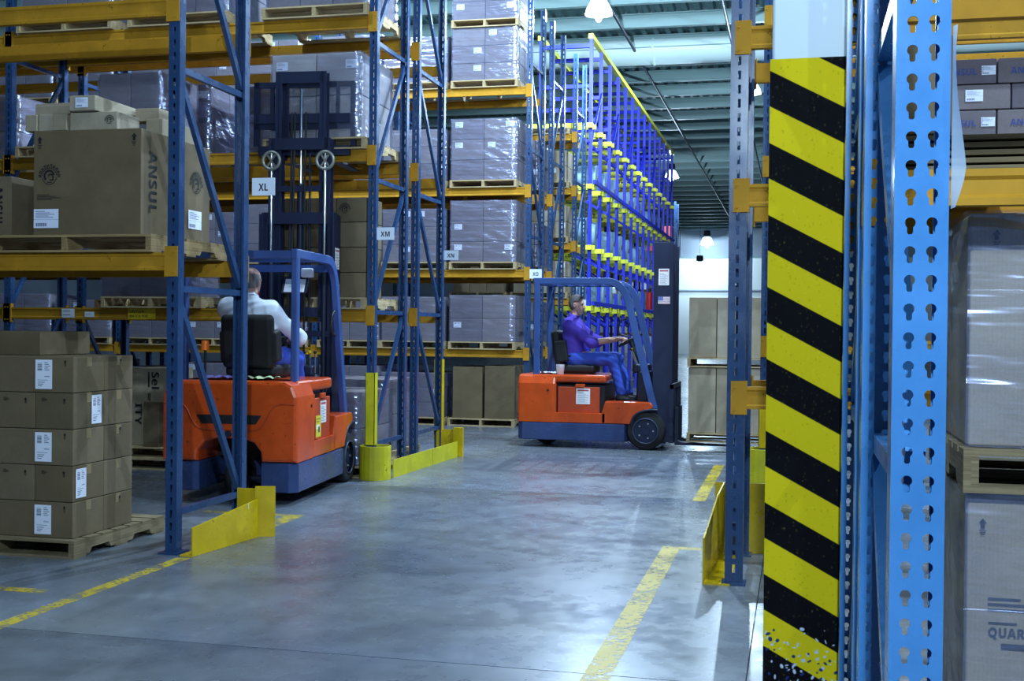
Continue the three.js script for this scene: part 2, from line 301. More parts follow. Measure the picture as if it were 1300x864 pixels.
rack({ label: 'rack standing back to back with the wrapped load rack', xs: [-4.15, -7.85, -11.55], D0: 20.0, Hp: 6.9, levels: [1.25, 2.55, 3.88], panels: [0.3, 1.7, 3.1, 4.5, 5.9], diag: -1, postMat: M.blue });
rack({ label: 'lit blue end rack just before the tall drive-in rack', xs: [-4.26, -7.95], D0: 22.85, Hp: 7.0, levels: [2.2, 3.29, 4.37, 5.43], panels: [0.3, 1.7, 3.1, 4.5, 5.9], diag: -1, postMat: M.blue, beamMat: M.beam,
  signs: [['XP', -4.09, 2.12, 0.02, 0.18, 0.12]] });
rack({ label: 'right-hand rack beside the guard with yellow beams behind the striped column', xs: [-0.36, 3.3, 6.96], D0: 7.5, levels: [1.24, 2.5, 3.48], panels: [0.35, 1.85, 3.35, 4.85, 6.3], diag: -1, beamMat: M.beam, postMat: M.blue, w: 0.11, bh: 0.14 });
rack({ label: 'right-hand rack with rounded yellow foot guard one aisle behind the striped column', xs: [-0.3, 3.36, 7.0], D0: 12.1, levels: [1.5, 3.3, 4.8], panels: [0.35, 1.75, 3.15, 4.6, 6.0], diag: 1, postMat: M.blue, beamMat: M.beam });
rack({ label: 'far right-hand rack back to back with the foot guarded rack', xs: [-0.3, 3.36, 7.0], D0: 13.4, levels: [1.5, 3.3, 4.8], panels: [0.35, 1.75, 3.15, 4.6, 6.0], diag: -1, postMat: M.blue });
rack({ label: 'nearest sky blue rack frame with keyhole punched post', xs: [0.213, 2.95], D0: 2.2, depth: 1.05, Hp: 6.5, levels: [2.95, 4.4], panels: [0.3, 1.3, 2.3, 3.6], diag: -1, postMat: M.litSkyBlue, hole: 'key', pitch: 0.0508, w: 0.092, bh: 0.1 });
rack({ label: 'near rack holding film wrapped cartons behind the keyhole post', xs: [0.213, 2.95], D0: 3.46, depth: 1.05, Hp: 6.5, levels: [2.035, 2.8, 4.4], panels: [0.3, 1.3, 2.3, 3.6], diag: 1, postMat: M.litSkyBlue, hole: 'key', pitch: 0.0508, w: 0.092, bh: 0.1 });
rack({ label: 'distant rack end holding red boxes beyond the drive-in rack', xs: [-4.6, -8.3], D0: 46, Hp: 6.6, levels: [1.5, 3.2, 4.7], panels: [0.3, 1.7, 3.1, 4.5, 5.9], postMat: M.blue, beamMat: M.beam });

// tall drive-in rack: a grid of slim deep blue posts with yellow arms and top rails
{
  const t = thing('drive_in_rack', 'tall deep blue drive-in rack with yellow arms receding to the far wall', 'rack', [-4.32, 0, 25]);
  const N = 14, sp = 1.3, Ht = 7.8, cols = [0, -1.1];
  const pg = span(-0.036, 0.036, 0, Ht, -0.036, 0.036);
  for (let k = 0; k < N; k++) {
    const z = -k * sp;
    cols.forEach((x, c) => {
      put('post', pg, M.deepBlue, t, [x, 0, z]);
      for (const y of [2.0, 3.3, 4.6, 5.9]) {
        const a = put('arm', merge(span(-0.95, 0.07, 0, 0.1, 0.05, 0.13), span(-0.95, 0.07, 0.02, 0.12, -0.32, -0.24)), M.arm, t, [x, y, z]);
        put('arm_bracket', bar(V(-0.02, -0.3, 0.09), V(-0.45, -0.02, 0.09), 0.05, 0.05), M.deepBlue, a);
      }
    });
    for (const y of [Ht - 0.14, Ht - 1.0, 6.3]) put('tie_bar', span(-1.1, 0, y - 0.04, y + 0.04, -0.04, 0.04), M.deepBlue, t, [0, 0, z]);
  }
  for (const x of cols) put('top_rail', span(x - 0.05, x + 0.05, Ht, Ht + 0.1, -(N - 1) * sp - 0.1, 0.1), M.arm, t);
  for (const x of cols.slice(0, 2)) for (const y of [2.1, 4.7]) put('lane_rail', span(x + 0.06, x + 0.12, y + 0.02, y + 0.1, -(N - 1) * sp, 0), M.deepBlue, t);
  for (let k = 0; k + 1 < N; k += 2) put('sway_brace', bar(V(0.02, 5.6, -k * sp), V(0.02, 6.9, -(k + 1) * sp), 0.04, 0.05), M.deepBlue, t);
}

// ---------------------------------------------------------------- yellow guards
{
  const g1 = thing('rack_end_guard', 'yellow steel end guard bolted beside the near left rack post', 'guard', [-4.0, 0, 7.34]);
  put('side_plate', prism([[0, 0], [0.84, 0], [0.84, 0.29], [0, 0.2]], 0.012, 0.002).rotateY(Math.PI / 2 - 0.1), M.guard, g1);
  put('end_post', span(-0.02, 0.13, 0, 0.38, -0.012, 0).rotateY(0.35), M.guard, g1, [0.075, 0, -0.86]);
  put('return_plate', span(-0.16, 0, 0, 0.36, -0.012, 0), M.guard, g1, [0.06, 0, -0.87]);
  put('foot_flange', span(-0.09, 0.0, 0, 0.012, -0.84, 0), M.guard, g1);
  put('bolt_tag', span(0, 0.004, 0, 0.045, -0.05, 0), M.white, g1, [0.073, 0.23, -0.70]);

  const g2 = thing('rack_end_guard', 'yellow guard with rounded nose at the foot of the double rack', 'guard', [-4.27, 0, 11.72]);
  const nose = new THREE.Shape(); nose.absarc(0, 0, 0.165, 0, Math.PI * 2); const hole = new THREE.Path(); hole.absarc(0, 0, 0.153, 0, Math.PI * 2, true); nose.holes.push(hole);
  put('rounded_nose', prism(nose, 0.35, 0.002, 0).rotateX(-Math.PI / 2), M.guardLime, g2, [-0.0, 0, 0.02]);
  put('side_plate', span(-0.006, 0.006, 0, 0.19, -1.25, 0), M.guardLime, g2, [0.15, 0, -0.12], [0, -0.03, 0]);
  put('side_plate', span(-0.006, 0.006, 0, 0.19, -0.92, 0), M.guardLime, g2, [0.19, 0, -1.385], [0, -0.03, 0]);
  put('end_post', span(-0.06, 0.06, 0, 0.36, -0.06, 0), M.guard, g2, [0.22, 0, -2.33]);
  put('return_plate', span(-0.28, 0, 0, 0.33, -0.012, 0), M.guard, g2, [0.2, 0, -2.4]);
  const slv = thing('post_sleeve', 'tall yellow sleeve around the foot of the XM rack post', 'guard', [-4.35, 0.35, 11.75]);
  put('sleeve', merge(span(-0.052, 0.052, 0, 0.76, 0.004, 0.012), span(-0.052, -0.046, 0, 0.76, -0.08, 0.012), span(0.046, 0.052, 0, 0.76, -0.08, 0.012)), M.guardLime, slv);
  const slv2 = thing('post_sleeve', 'narrow yellow sleeve on the rear post of the XN rack', 'guard', [-4.33, 0.2, 14.19]);
  put('sleeve', merge(span(-0.052, 0.052, 0, 1.0, -0.02, -0.012), span(-0.052, -0.046, 0, 1.0, -0.02, 0.08), span(0.046, 0.052, 0, 1.0, -0.02, 0.08)), M.guard, slv2);

  const g3 = thing('rack_end_guard', 'angled yellow guard at the foot of the right-hand rack post', 'guard', [-0.55, 0, 7.45]);
  put('side_plate', prism([[0, 0], [1.15, 0], [1.15, 0.5], [0.75, 0.46], [0, 0.29]], 0.012, 0.002, 0).rotateY(Math.PI / 2 - 0.05), M.guard, g3);
  put('end_plate', span(0, 0.36, 0, 0.5, -0.012, 0), M.guard, g3, [0.0, 0, -1.15]);
  put('foot_flange', span(0.01, 0.17, 0, 0.012, -1.14, 0), M.guard, g3);
  const g4 = thing('rack_end_guard', 'rounded yellow guard at the foot of the far right-hand post', 'guard', [-0.33, 0, 12.05]);
  put('rounded_nose', prism(nose, 0.42, 0.002, 0).rotateX(-Math.PI / 2), M.guardLime, g4);
  const slv3 = thing('post_sleeve', 'short yellow sleeve low on the far right-hand post', 'guard', [-0.3, 0.42, 12.1]);
  put('sleeve', merge(span(-0.052, 0.052, 0, 0.5, 0.004, 0.012), span(-0.052, -0.046, 0, 0.5, -0.08, 0.012)), M.guard, slv3);
}

// ---------------------------------------------------------------- striped column
{
  const t = thing('building_column', 'square pale column wrapped in yellow and black diagonal stripes', 'column', [0.037, 0, 4.75]);
  put('shaft', rbox(0.28, H, 0.28, 0.012, 0, H / 2, -0.15), M.column, t);
  const PXM = 400, Wc = 118, Hc = 1060;                  // 0.295 m x 2.65 m, the same print on all four sides
  const stripes = canvasTex(Wc, Hc, (g, w, h) => {
    g.fillStyle = '#d0bc14'; g.fillRect(0, 0, w, h); g.fillStyle = '#04050a';
    const P = 0.2825 * PXM, off = 0.045 * PXM, drop = 0.158 * PXM;
    for (let y = off - 2 * P; y < h + P; y += P) { g.beginPath(); g.moveTo(0, y); g.lineTo(w, y + drop); g.lineTo(w, y + drop + P * 0.49); g.lineTo(0, y + P * 0.49); g.closePath(); g.fill(); }
    let q = 99; const r2 = () => { q = (q * 1664525 + 1013904223) >>> 0; return q / 4294967296; };
    for (let k = 0; k < 900; k++) { g.fillStyle = r2() < 0.5 ? 'rgba(120,115,10,0.25)' : 'rgba(225,225,90,0.2)'; g.fillRect(r2() * w, r2() * h, 1 + r2() * 2, 1 + r2() * 3); }
    for (let k = 0; k < 150; k++) { const y = h - 40 - Math.pow(r2(), 1.6) * 130; g.fillStyle = r2() < 0.5 ? '#20306a' : '#b9c6d8'; g.beginPath(); g.ellipse(r2() * w, y, 1 + r2() * 3, 1 + r2() * 2, r2() * 3, 0, 7); g.fill(); }
  });
  const sm = new THREE.MeshPhysicalMaterial({ map: stripes, roughness: 0.8, specularIntensity: 0.25 });
  const shell = (x, z, ry) => new THREE.PlaneGeometry(0.295, 2.65).rotateY(ry).translate(x, 1.325, z);
  put('striped_wrap', merge(shell(0, -0.0025, 0), shell(0.1475, -0.15, Math.PI / 2), shell(-0.1475, -0.15, -Math.PI / 2), shell(0, -0.2975, Math.PI)), sm, t).userData.label = 'yellow and black hazard stripes';
}

// ---------------------------------------------------------------- pallets, cartons, wrapped loads
const palletGeo = {};
function pallet(x, y, D, w, d, label, m = M.wood, group = 'wooden pallets', turn = 0) {   // x, D: middle of the front edge; stands on y
  const key = w.toFixed(2) + d.toFixed(2);
  const G = palletGeo[key] = palletGeo[key] || {
    top: box(w, 0.018, d / 8.6), str: box(0.042, 0.09, d), bot: box(w, 0.016, d / 8),
    strFront: prism([[0, 0], [d * 0.16, 0], [d * 0.18, 0.035], [d * 0.36, 0.035], [d * 0.38, 0], [d * 0.62, 0], [d * 0.64, 0.035], [d * 0.82, 0.035], [d * 0.84, 0], [d, 0], [d, 0.09], [0, 0.09]], 0.042).rotateY(Math.PI / 2),
  };
  const t = thing('pallet', label, 'pallet', [x, y, D], turn, group);
  for (let k = 0; k < 7; k++) put('deck_board', G.top, m, t, [0, 0.016 + 0.09 + 0.009, -(d / 17.2 + k * (d - d / 8.6) / 6)]);
  for (const s of [-1, 0, 1]) put('stringer', G.strFront, m, t, [s * (w / 2 - 0.021), 0.016, 0]);
  for (const k of [0, 0.5, 1]) put('bottom_board', G.bot, m, t, [0, 0.008, -(d / 16 + k * (d - d / 8))]);
  return t;
}
const PH = 0.124;                                        // pallet height
const labelTex = canvasTex(96, 160, (g, w, h) => { g.fillStyle = '#eef2ff'; g.fillRect(0, 0, w, h); g.fillStyle = '#2b3350'; for (let x = 12; x < 40; x += 4) g.fillRect(12, x * 1.6, 26, 2 + (x % 3)); for (let k = 0; k < 5; k++) g.fillRect(52, 14 + k * 10, 18 + (k * 7) % 18, 3); g.fillRect(52, 90, 30, 3); g.fillRect(12, 110, 60, 2); for (let k = 0; k < 3; k++) g.fillRect(14, 122 + k * 10, 40 - k * 8, 3); });
const labelMat = new THREE.MeshStandardMaterial({ map: labelTex, roughness: 0.5 });
const wideTex = canvasTex(160, 112, (g, w, h) => { g.fillStyle = '#e6ecff'; g.fillRect(0, 0, w, h); g.fillStyle = '#3a4467'; for (let k = 0; k < 5; k++) g.fillRect(12, 12 + k * 9, 60 + (k * 31) % 70, 3); g.fillRect(0, 62, w, 1); for (let x = 14; x < 84; x += 5) g.fillRect(x, 82, 2 + (x % 3), 20); });
const wideMat = new THREE.MeshStandardMaterial({ map: wideTex, roughness: 0.5 });
const decal = (w, h, draw) => new THREE.MeshStandardMaterial({ map: canvasTex(w, h, draw), transparent: true, roughness: 0.85, polygonOffset: true });
const ink = '#15161a';
const arrowMat = decal(48, 96, (g) => { g.fillStyle = ink; g.beginPath(); g.moveTo(24, 4); g.lineTo(42, 26); g.lineTo(33, 26); g.lineTo(33, 50); g.lineTo(15, 50); g.lineTo(15, 26); g.lineTo(6, 26); g.closePath(); g.fill(); g.fillRect(8, 58, 32, 4); g.fillRect(12, 68, 24, 4); g.fillRect(16, 78, 16, 3); });
const nameMat = decal(512, 128, (g) => { g.fillStyle = ink; g.font = 'bold 118px sans-serif'; g.textAlign = 'center'; g.textBaseline = 'middle'; g.fillText('ANSUL', 256, 68, 496); });
const blueNameMat = decal(512, 128, (g) => { g.fillStyle = '#3d4f93'; g.font = 'bold 112px sans-serif'; g.textAlign = 'center'; g.textBaseline = 'middle'; g.fillText('ANSUL', 256, 68, 496); });
const ringMat = decal(192, 192, (g) => {
  g.translate(96, 96); g.strokeStyle = g.fillStyle = ink;
  g.font = 'bold 30px sans-serif'; g.textAlign = 'center'; g.textBaseline = 'middle';
  for (let i = 0; i < 10; i++) { g.save(); g.rotate((i - 4.5) * 0.34); g.fillRect(-9, -88, 6, 24); g.fillRect(3, -88, 6, 24); g.fillRect(-9, i % 2 ? -88 : -78, 18, 6); g.restore(); }
  g.lineWidth = 5; g.beginPath(); g.arc(0, 0, 58, 0.15, Math.PI - 0.15); g.stroke(); g.beginPath(); g.arc(0, 0, 58, Math.PI + 0.1, -0.1); g.stroke();
  g.lineWidth = 15; g.beginPath(); g.arc(-2, -2, 38, Math.PI * 0.75, Math.PI * 1.95); g.stroke(); g.lineWidth = 11; g.beginPath(); g.arc(10, 6, 20, Math.PI * 1.1, Math.PI * 2.3); g.stroke();
  g.fillRect(2, 22, 34, 9); g.fillRect(-18, 40, 36, 6);
});
const linesMat = decal(192, 64, (g) => { g.fillStyle = ink; for (let k = 0; k < 4; k++) g.fillRect(4, 6 + k * 14, [96, 150, 184, 120][k], 5); });
const plainTextMat = decal(256, 160, (g) => { g.fillStyle = '#2c3540'; for (let k = 0; k < 3; k++) g.fillRect(6, 8 + k * 14, [80, 130, 150][k], 5); g.font = 'bold 34px sans-serif'; g.fillText('QUART', 6, 108, 110); g.fillRect(40, 124, 130, 14); g.fillRect(8, 70, 70, 4); });
const serMat = decal(256, 112, (g) => { g.fillStyle = ink; g.font = 'bold 84px sans-serif'; g.textBaseline = 'middle'; g.fillText('Sel', 10, 46, 150); g.fillRect(14, 92, 96, 12); g.fillRect(150, 84, 60, 9); g.fillRect(150, 98, 44, 6); });
const cityMat = decal(256, 112, (g) => { g.fillStyle = ink; g.font = 'bold 84px sans-serif'; g.textBaseline = 'middle'; g.fillText('ITY', 100, 56, 150); });
// flat print lying on a face: side 'f' front, 'r' right, 'l' left
function print(parent, name, m, w, h, side, u, y, dims, roll = 0) {
  const [W, , Dp] = dims, e = 0.0025, g = new THREE.PlaneGeometry(w, h).rotateZ(roll);
  if (side === 'f') g.translate(u, y, e); else if (side === 'r') g.rotateY(Math.PI / 2).translate(W / 2 + e, y, -u); else g.rotateY(-Math.PI / 2).translate(-W / 2 - e, y, -u);
  return put(name, g, m, parent);
}
// carton: origin at the middle of its front bottom edge
const cartonGeo = {};
function carton(x, y, D, w, h, d, m, label, { group, turn = 0, tape = true, flaps = false } = {}) {
  const t = thing('carton', label, 'carton', [x, y, D], turn, group), key = [w, h, d].map(v => v.toFixed(3)).join();
  const g = cartonGeo[key] = cartonGeo[key] || rbox(w - 0.004, h - 0.003, d - 0.004, 0.006, 0, h / 2, -d / 2, 1);
  put('box', g, m, t);
  if (tape) { put('tape', merge(span(-w / 2 + 0.004, w / 2 - 0.004, h - 0.0015, h - 0.0005, -d / 2 - 0.03, -d / 2 + 0.03), span(w / 2 - 0.0025, w / 2 - 0.001, h * 0.72, h - 0.004, -d / 2 - 0.03, -d / 2 + 0.03)), M.tape, t); }
  t.userData.dims = [w, h, d]; const dims = t.userData.dims; delete t.userData.dims; t.dims = dims; return t;
}
// film wrapped load of nx * ny * nz cartons: one thing
function wrapped(x, y, D, w, h, d, nx, ny, nz, label, mats = M.cardLilac, { group = 'film wrapped loads', film = true, paper = 0.4, turn = 0, cap = false } = {}) {
  const t = thing('wrapped_load', label, 'load', [x, y, D], turn, group), cw = w / nx, chh = h / ny, cd = d / nz;
  const key = 'c' + [cw, chh, cd].map(v => v.toFixed(3)).join(); const g = cartonGeo[key] = cartonGeo[key] || rbox(cw - 0.008, chh - 0.006, cd - 0.008, 0.008, 0, chh / 2, -cd / 2, 1);
  for (let k = 0; k < nz; k++) for (let j = 0; j < ny; j++) for (let i = 0; i < nx; i++) {
    if (k > 0 && k < nz - 1 && i > 0 && i < nx - 1 && j < ny - 1) continue;
    const c = put('carton', g, mats[Math.floor(rnd() * mats.length)], t, [(i - (nx - 1) / 2) * cw, j * chh, -k * cd]);
    if (k === 0 && rnd() < paper) put('paper_label', new THREE.PlaneGeometry(Math.min(0.13, cw * 0.35), Math.min(0.09, chh * 0.4)), rnd() < 0.5 ? wideMat : labelMat, c, [cw * (rnd() < 0.5 ? 0.28 : -0.26), chh * 0.72, 0.003]);
  }
  if (film) {
    const n = 10, pts = []; const W = w / 2 + 0.006, Z = 0.008;                          // film shell with small ripples, open below
    const ring = []; const per = [[-W, Z], [W, Z], [W, -d - Z], [-W, -d - Z]];
    for (let s = 0; s < 4; s++) for (let q = 0; q < n; q++) { const a = per[s], b = per[(s + 1) % 4], f = q / n; ring.push([a[0] + (b[0] - a[0]) * f, a[1] + (b[1] - a[1]) * f, s]); }
    const rows = 8, P = [], U = [], I = [], ph = rnd() * 9;
    for (let r = 0; r <= rows; r++) ring.concat([ring[0]]).forEach((c, q) => { const e = 0.004 + 0.006 * Math.abs(Math.sin(q * 1.7 + ph + r * 0.9)) * (r && r < rows ? 1 : 0.2), nx_ = c[2] === 1 ? 1 : c[2] === 3 ? -1 : 0, nz_ = c[2] === 0 ? 1 : c[2] === 2 ? -1 : 0; P.push(c[0] + nx_ * e, h * r / rows + (r === rows ? 0.004 : 0) + (r ? 0 : 0.002), c[1] + nz_ * e); U.push(q / 10, r / rows * 1.5); });
    const C = ring.length + 1; for (let r = 0; r < rows; r++) for (let q = 0; q < C - 1; q++) { const a = r * C + q, b = a + 1, c = a + C, e = c + 1; I.push(a, b, c, b, e, c); }
    const fg = new THREE.BufferGeometry(); fg.setAttribute('position', new THREE.Float32BufferAttribute(P, 3)); fg.setAttribute('uv', new THREE.Float32BufferAttribute(U, 2)); fg.setIndex(I); fg.computeVertexNormals();
    put('stretch_film', fg, M.film, t).userData.label = 'clear glossy stretch film';
  }
  return t;
}
const pick = a => a[Math.floor(rnd() * a.length)];

// --- near left rack, first level: two big printed cartons on pallets, small cartons on top
{
  pallet(-5.02, 2.092, 7.36, 1.36, 1.12, 'pale wooden pallet under the big printed carton beside the XL post', M.wood);
  pallet(-6.45, 2.092, 7.36, 1.3, 1.12, 'pale wooden pallet at the left picture edge under the tilted carton', M.wood);
  const y = 2.092 + PH, c = carton(-4.885, y, 7.42, 0.86, 0.745, 1.0, M.card[1], 'big brown carton with ring emblem, arrows and shipping label on left rack', {});
  const d = c.dims;
  print(c, 'arrow_print', arrowMat, 0.055, 0.11, 'f', -0.375, 0.655, d); print(c, 'arrow_print', arrowMat, 0.055, 0.11, 'f', 0.375, 0.66, d);
  print(c, 'ring_emblem', ringMat, 0.19, 0.19, 'f', -0.295, 0.42, d); print(c, 'lettering', linesMat, 0.2, 0.05, 'f', -0.3, 0.27, d);
  print(c, 'shipping_label', wideMat, 0.2, 0.135, 'f', -0.32, 0.12, d);
  print(c, 'lettering', nameMat, 0.6, 0.15, 'r', 0.16, 0.38, d, -Math.PI / 2).userData.label = 'big black vertical lettering';
  print(c, 'ring_emblem', ringMat, 0.22, 0.22, 'r', 0.78, 0.44, d); print(c, 'shipping_label', wideMat, 0.2, 0.14, 'r', 0.76, 0.17, d);
  const c2 = carton(-5.86, y, 7.50, 0.62, 0.44, 0.8, M.card[2], 'brown carton with vertical lettering cut by the left edge', {});
  print(c2, 'lettering', nameMat, 0.4, 0.13, 'f', 0.2, 0.22, c2.dims, -Math.PI / 2);
  // flat cartons lying on the big one
  const T = y + 0.745, G = 'small pale cartons on the big printed carton';
  const put4 = (x0, x1, yy, D, h, dd, l, p) => { const k = carton((x0 + x1) / 2, yy, D, x1 - x0, h, dd, M.cardPale[Math.abs(Math.round(x0 * 10)) % 3], l, { group: G, tape: false }); if (p) p(k); return k; };
  put4(-5.40, -5.30, T + 0.001, 7.44, 0.122, 0.3, 'small pale carton end at the far left on the big carton');
  put4(-5.298, -5.18, T + 0.001, 7.45, 0.125, 0.3, 'second small pale carton from the left on the big carton');
  put4(-5.178, -5.06, T + 0.001, 7.44, 0.12, 0.3, 'third small pale carton from the left on the big carton');
  put4(-5.05, -4.67, T + 0.001, 7.46, 0.13, 0.3, 'flat pale carton with a ring print on the big carton', k => print(k, 'ring_emblem', ringMat, 0.085, 0.085, 'f', 0.13, 0.066, k.dims));
  put4(-5.36, -5.05, T + 0.128, 7.5, 0.07, 0.26, 'low pale carton lying on the row of small cartons');
  put4(-5.03, -4.82, T + 0.133, 7.42, 0.11, 0.62, 'topmost pale carton with white label above the big carton', k => print(k, 'shipping_label', wideMat, 0.1, 0.07, 'f', 0, 0.058, k.dims));
  put4(-4.80, -4.60, T + 0.133, 7.9, 0.1, 0.4, 'pale carton set back at the right above the big carton');
  put4(-4.64, -4.50, T + 0.001, 7.78, 0.13, 0.5, 'narrow pale carton at the right end above the big carton');
}
// --- near left rack, floor: pallet with five layers of labelled cartons
{
  const X1 = -4.76, Df = 7.1, lay = 0.248, W = 1.2, Dp = 0.74;
  pallet(X1 - W / 2 + 0.02, 0, Df - 0.06, W + 0.06, 1.17, 'grey wooden pallet on the floor under the labelled carton stack', M.woodGrey);
  const ord = ['bottom', 'second', 'third', 'fourth', 'top'], G = 'brown cartons stacked on the floor pallet at left';
  const dk = M.card;
  for (let j = 0; j < 5; j++) {
    const y = PH + j * lay;
    if (j % 2 === 0) {
      for (let i = 0; i < 2; i++) for (let k = 0; k < 2; k++) { if (i && k) continue; const w = W / 2, dd = Dp / 2;
        const c = carton(X1 - w / 2 - i * w, y, Df + k * dd, w, lay, dd, dk[(j + k) % 4], `floor stack carton, ${ord[j]} layer, ${i ? 'left front, cut by the picture edge' : ['at the front corner with a white label', 'rear of the right side'][k]}`, { group: G });
        if (!i && !k) { print(c, 'shipping_label', labelMat, 0.13, 0.2, 'f', 0.07, 0.125, c.dims); print(c, 'arrow_print', arrowMat, 0.03, 0.055, 'f', 0.235, 0.2, c.dims); }
        if (!i && k === 1) print(c, 'arrow_print', arrowMat, 0.04, 0.06, 'r', 0.2, 0.2, c.dims);
      }
    } else {
      for (let i = 0; i < 4; i++) for (let k = 0; k < 2; k++) { if (i && k) continue; const w = W / 4, dd = Dp / 2;
        const c = carton(X1 - w / 2 - i * w, y, Df + k * dd, w, lay, dd, dk[(j + i + k) % 4], `floor stack carton, ${ord[j]} layer, ${i ? ['', 'second from the corner', 'third from the corner', 'fourth from the corner, past the picture edge'][i] : ['at the front corner', 'rear of the right side'][k]}`, { group: G });
        if (!i && !k) print(c, 'shipping_label', labelMat, 0.12, 0.2, 'r', j === 1 ? 0.09 : 0.27, 0.125, c.dims);
        if (k === 0 && i < 3) { print(c, 'lettering', linesMat, 0.05, 0.03, 'f', -0.07, 0.2, c.dims); print(c, 'arrow_print', arrowMat, 0.035, 0.05, 'f', 0.08, 0.19, c.dims); }
      }
    }
  }
  const low = carton(-5.5, PH + 5 * lay, 7.25, 0.75, 0.17, 0.6, M.card[3], 'low grey brown carton lying on top of the floor stack', { tape: false });
  // pallet of lettered cartons behind it
  pallet(-7.2, 0, 11.66, 1.2, 1.0, 'white painted pallet on the floor behind the carton stack, the lower one', M.woodPale);
  pallet(-7.2, PH, 11.67, 1.2, 0.98, 'white painted pallet behind the carton stack, lying on another pallet', M.woodPale);
  const a = carton(-7.032, 2 * PH, 11.86, 0.487, 0.86, 0.6, M.cardPale[1], 'tall carton with big black lettering behind the floor stack', {});
  print(a, 'lettering', serMat, 0.44, 0.17, 'f', 0.09, 0.62, a.dims, -Math.PI / 2); print(a, 'lettering', cityMat, 0.5, 0.15, 'f', -0.1, 0.42, a.dims, -Math.PI / 2);
  carton(-6.879, 2 * PH, 11.7, 0.2, 0.5, 0.15, M.card[3], 'narrow brown carton in front of the lettered tall carton', { tape: false });
}
// --- rack XM
{
  const P = (x, y, l, m = M.woodPale, w = 1.2) => pallet(x, y, 11.68, w, 1.14, l, m);
  P(-5.0, 4.862, 'pale pallet on the top XM beam right beside the XM post'); wrapped(-5.0, 4.862 + PH, 11.75, 1.12, 1.1, 1.0, 3, 3, 2, 'film wrapped load above the raised mast, top XM level');
  P(-6.6, 4.862, 'pale pallet in the middle of the top XM beam'); wrapped(-6.6, 4.862 + PH, 11.75, 1.12, 1.0, 1.0, 3, 3, 2, 'film wrapped load in the middle of the top XM level');
  P(-8.0, 4.862, 'pale pallet at the left end of the top XM beam'); wrapped(-8.0, 4.862 + PH, 11.75, 1.12, 1.0, 1.0, 2, 3, 2, 'film wrapped load at the left end of the top XM level');
  P(-4.99, 3.462, 'pallet held on the raised forks at the second XM level', M.woodPale, 1.16);
  wrapped(-4.98, 3.462 + PH, 11.72, 1.02, 0.9, 1.0, 2, 2, 2, 'white film wrapped load raised on the forks of the left forklift', M.cardWhite, { group: null, paper: 0.6 });
  P(-8.0, 3.462, 'pallet at the left end of the second XM level');
  const a = carton(-8.2, 3.462 + PH, 11.8, 0.45, 0.5, 0.5, M.cardPale[0], 'pale carton with ring print left on the second XM level', {}); print(a, 'ring_emblem', ringMat, 0.16, 0.16, 'f', 0.08, 0.2, a.dims);
  wrapped(-7.35, 3.462 + PH, 12.0, 0.8, 0.85, 0.8, 2, 2, 2, 'film wrapped load behind the small cartons on the second XM level', M.cardLilac);
  P(-4.95, 1.777, 'pallet under the brown carton column beside the XM post', M.woodPale, 1.1);
  for (let j = 0; j < 4; j++) for (let i = 0; i < 3; i++) { const c = carton(-4.58 - i * 0.34, 1.777 + PH + j * 0.265, 11.74, 0.335, 0.262, 0.5, M.card[(i + j) % 4], `brown carton, ${['bottom', 'second', 'third', 'top'][j]} row beside XM post, ${['right', 'middle', 'left'][i]} column`, { group: 'brown cartons on the first XM level', tape: false }); if (j === 3 && i === 0) print(c, 'ring_emblem', ringMat, 0.14, 0.14, 'f', -0.07, 0.14, c.dims); }
  P(-6.9, 1.777, 'empty pallet on the first XM beam above the floor stack', M.woodPale);
  P(-6.03, 0, 'floor pallet inside the XM rack left of the forklift', M.wood, 0.9); 
  P(-4.98, 0, 'floor pallet inside the XM rack behind the forklift front wheel', M.woodPale);
  wrapped(-4.98, PH, 11.76, 1.05, 0.78, 1.0, 2, 2, 2, 'film wrapped load on the floor inside the XM rack', M.cardLilac);
  wrapped(-5.98, PH, 11.76, 0.85, 0.8, 1.0, 2, 2, 2, 'film wrapped floor load left of the forklift inside XM', M.cardLilac);
}
// --- rack XN (only glimpsed)
for (const [x, y, hh, m, l] of [[-10.2, 3.462, 0.9, M.cardLilac, 'wrapped load in XN beyond the second upright'], [-11.6, 3.462, 0.85, M.cardLilac, 'wrapped load in XN at its left end'], [-7.5, 3.462, 0.95, M.cardLilac, 'wrapped load in XN high behind the small cartons'], [-6.1, 3.462, 0.9, M.cardLilac, 'wrapped load in XN behind the raised load'], [-7.9, 1.777, 0.6, M.cardLilac, 'low wrapped load in XN behind the yellow beam'], [-5.2, 0, 0.85, M.cardLilac, 'wrapped floor load in XN behind the yellow guard']]) {
  pallet(x, y + 0.002, 13.1, 1.2, 1.14, 'pallet under the ' + l, M.wood); wrapped(x, y + PH + 0.002, 13.16, 1.08, hh, 1.0, 2, 2, 2, l, m);
}
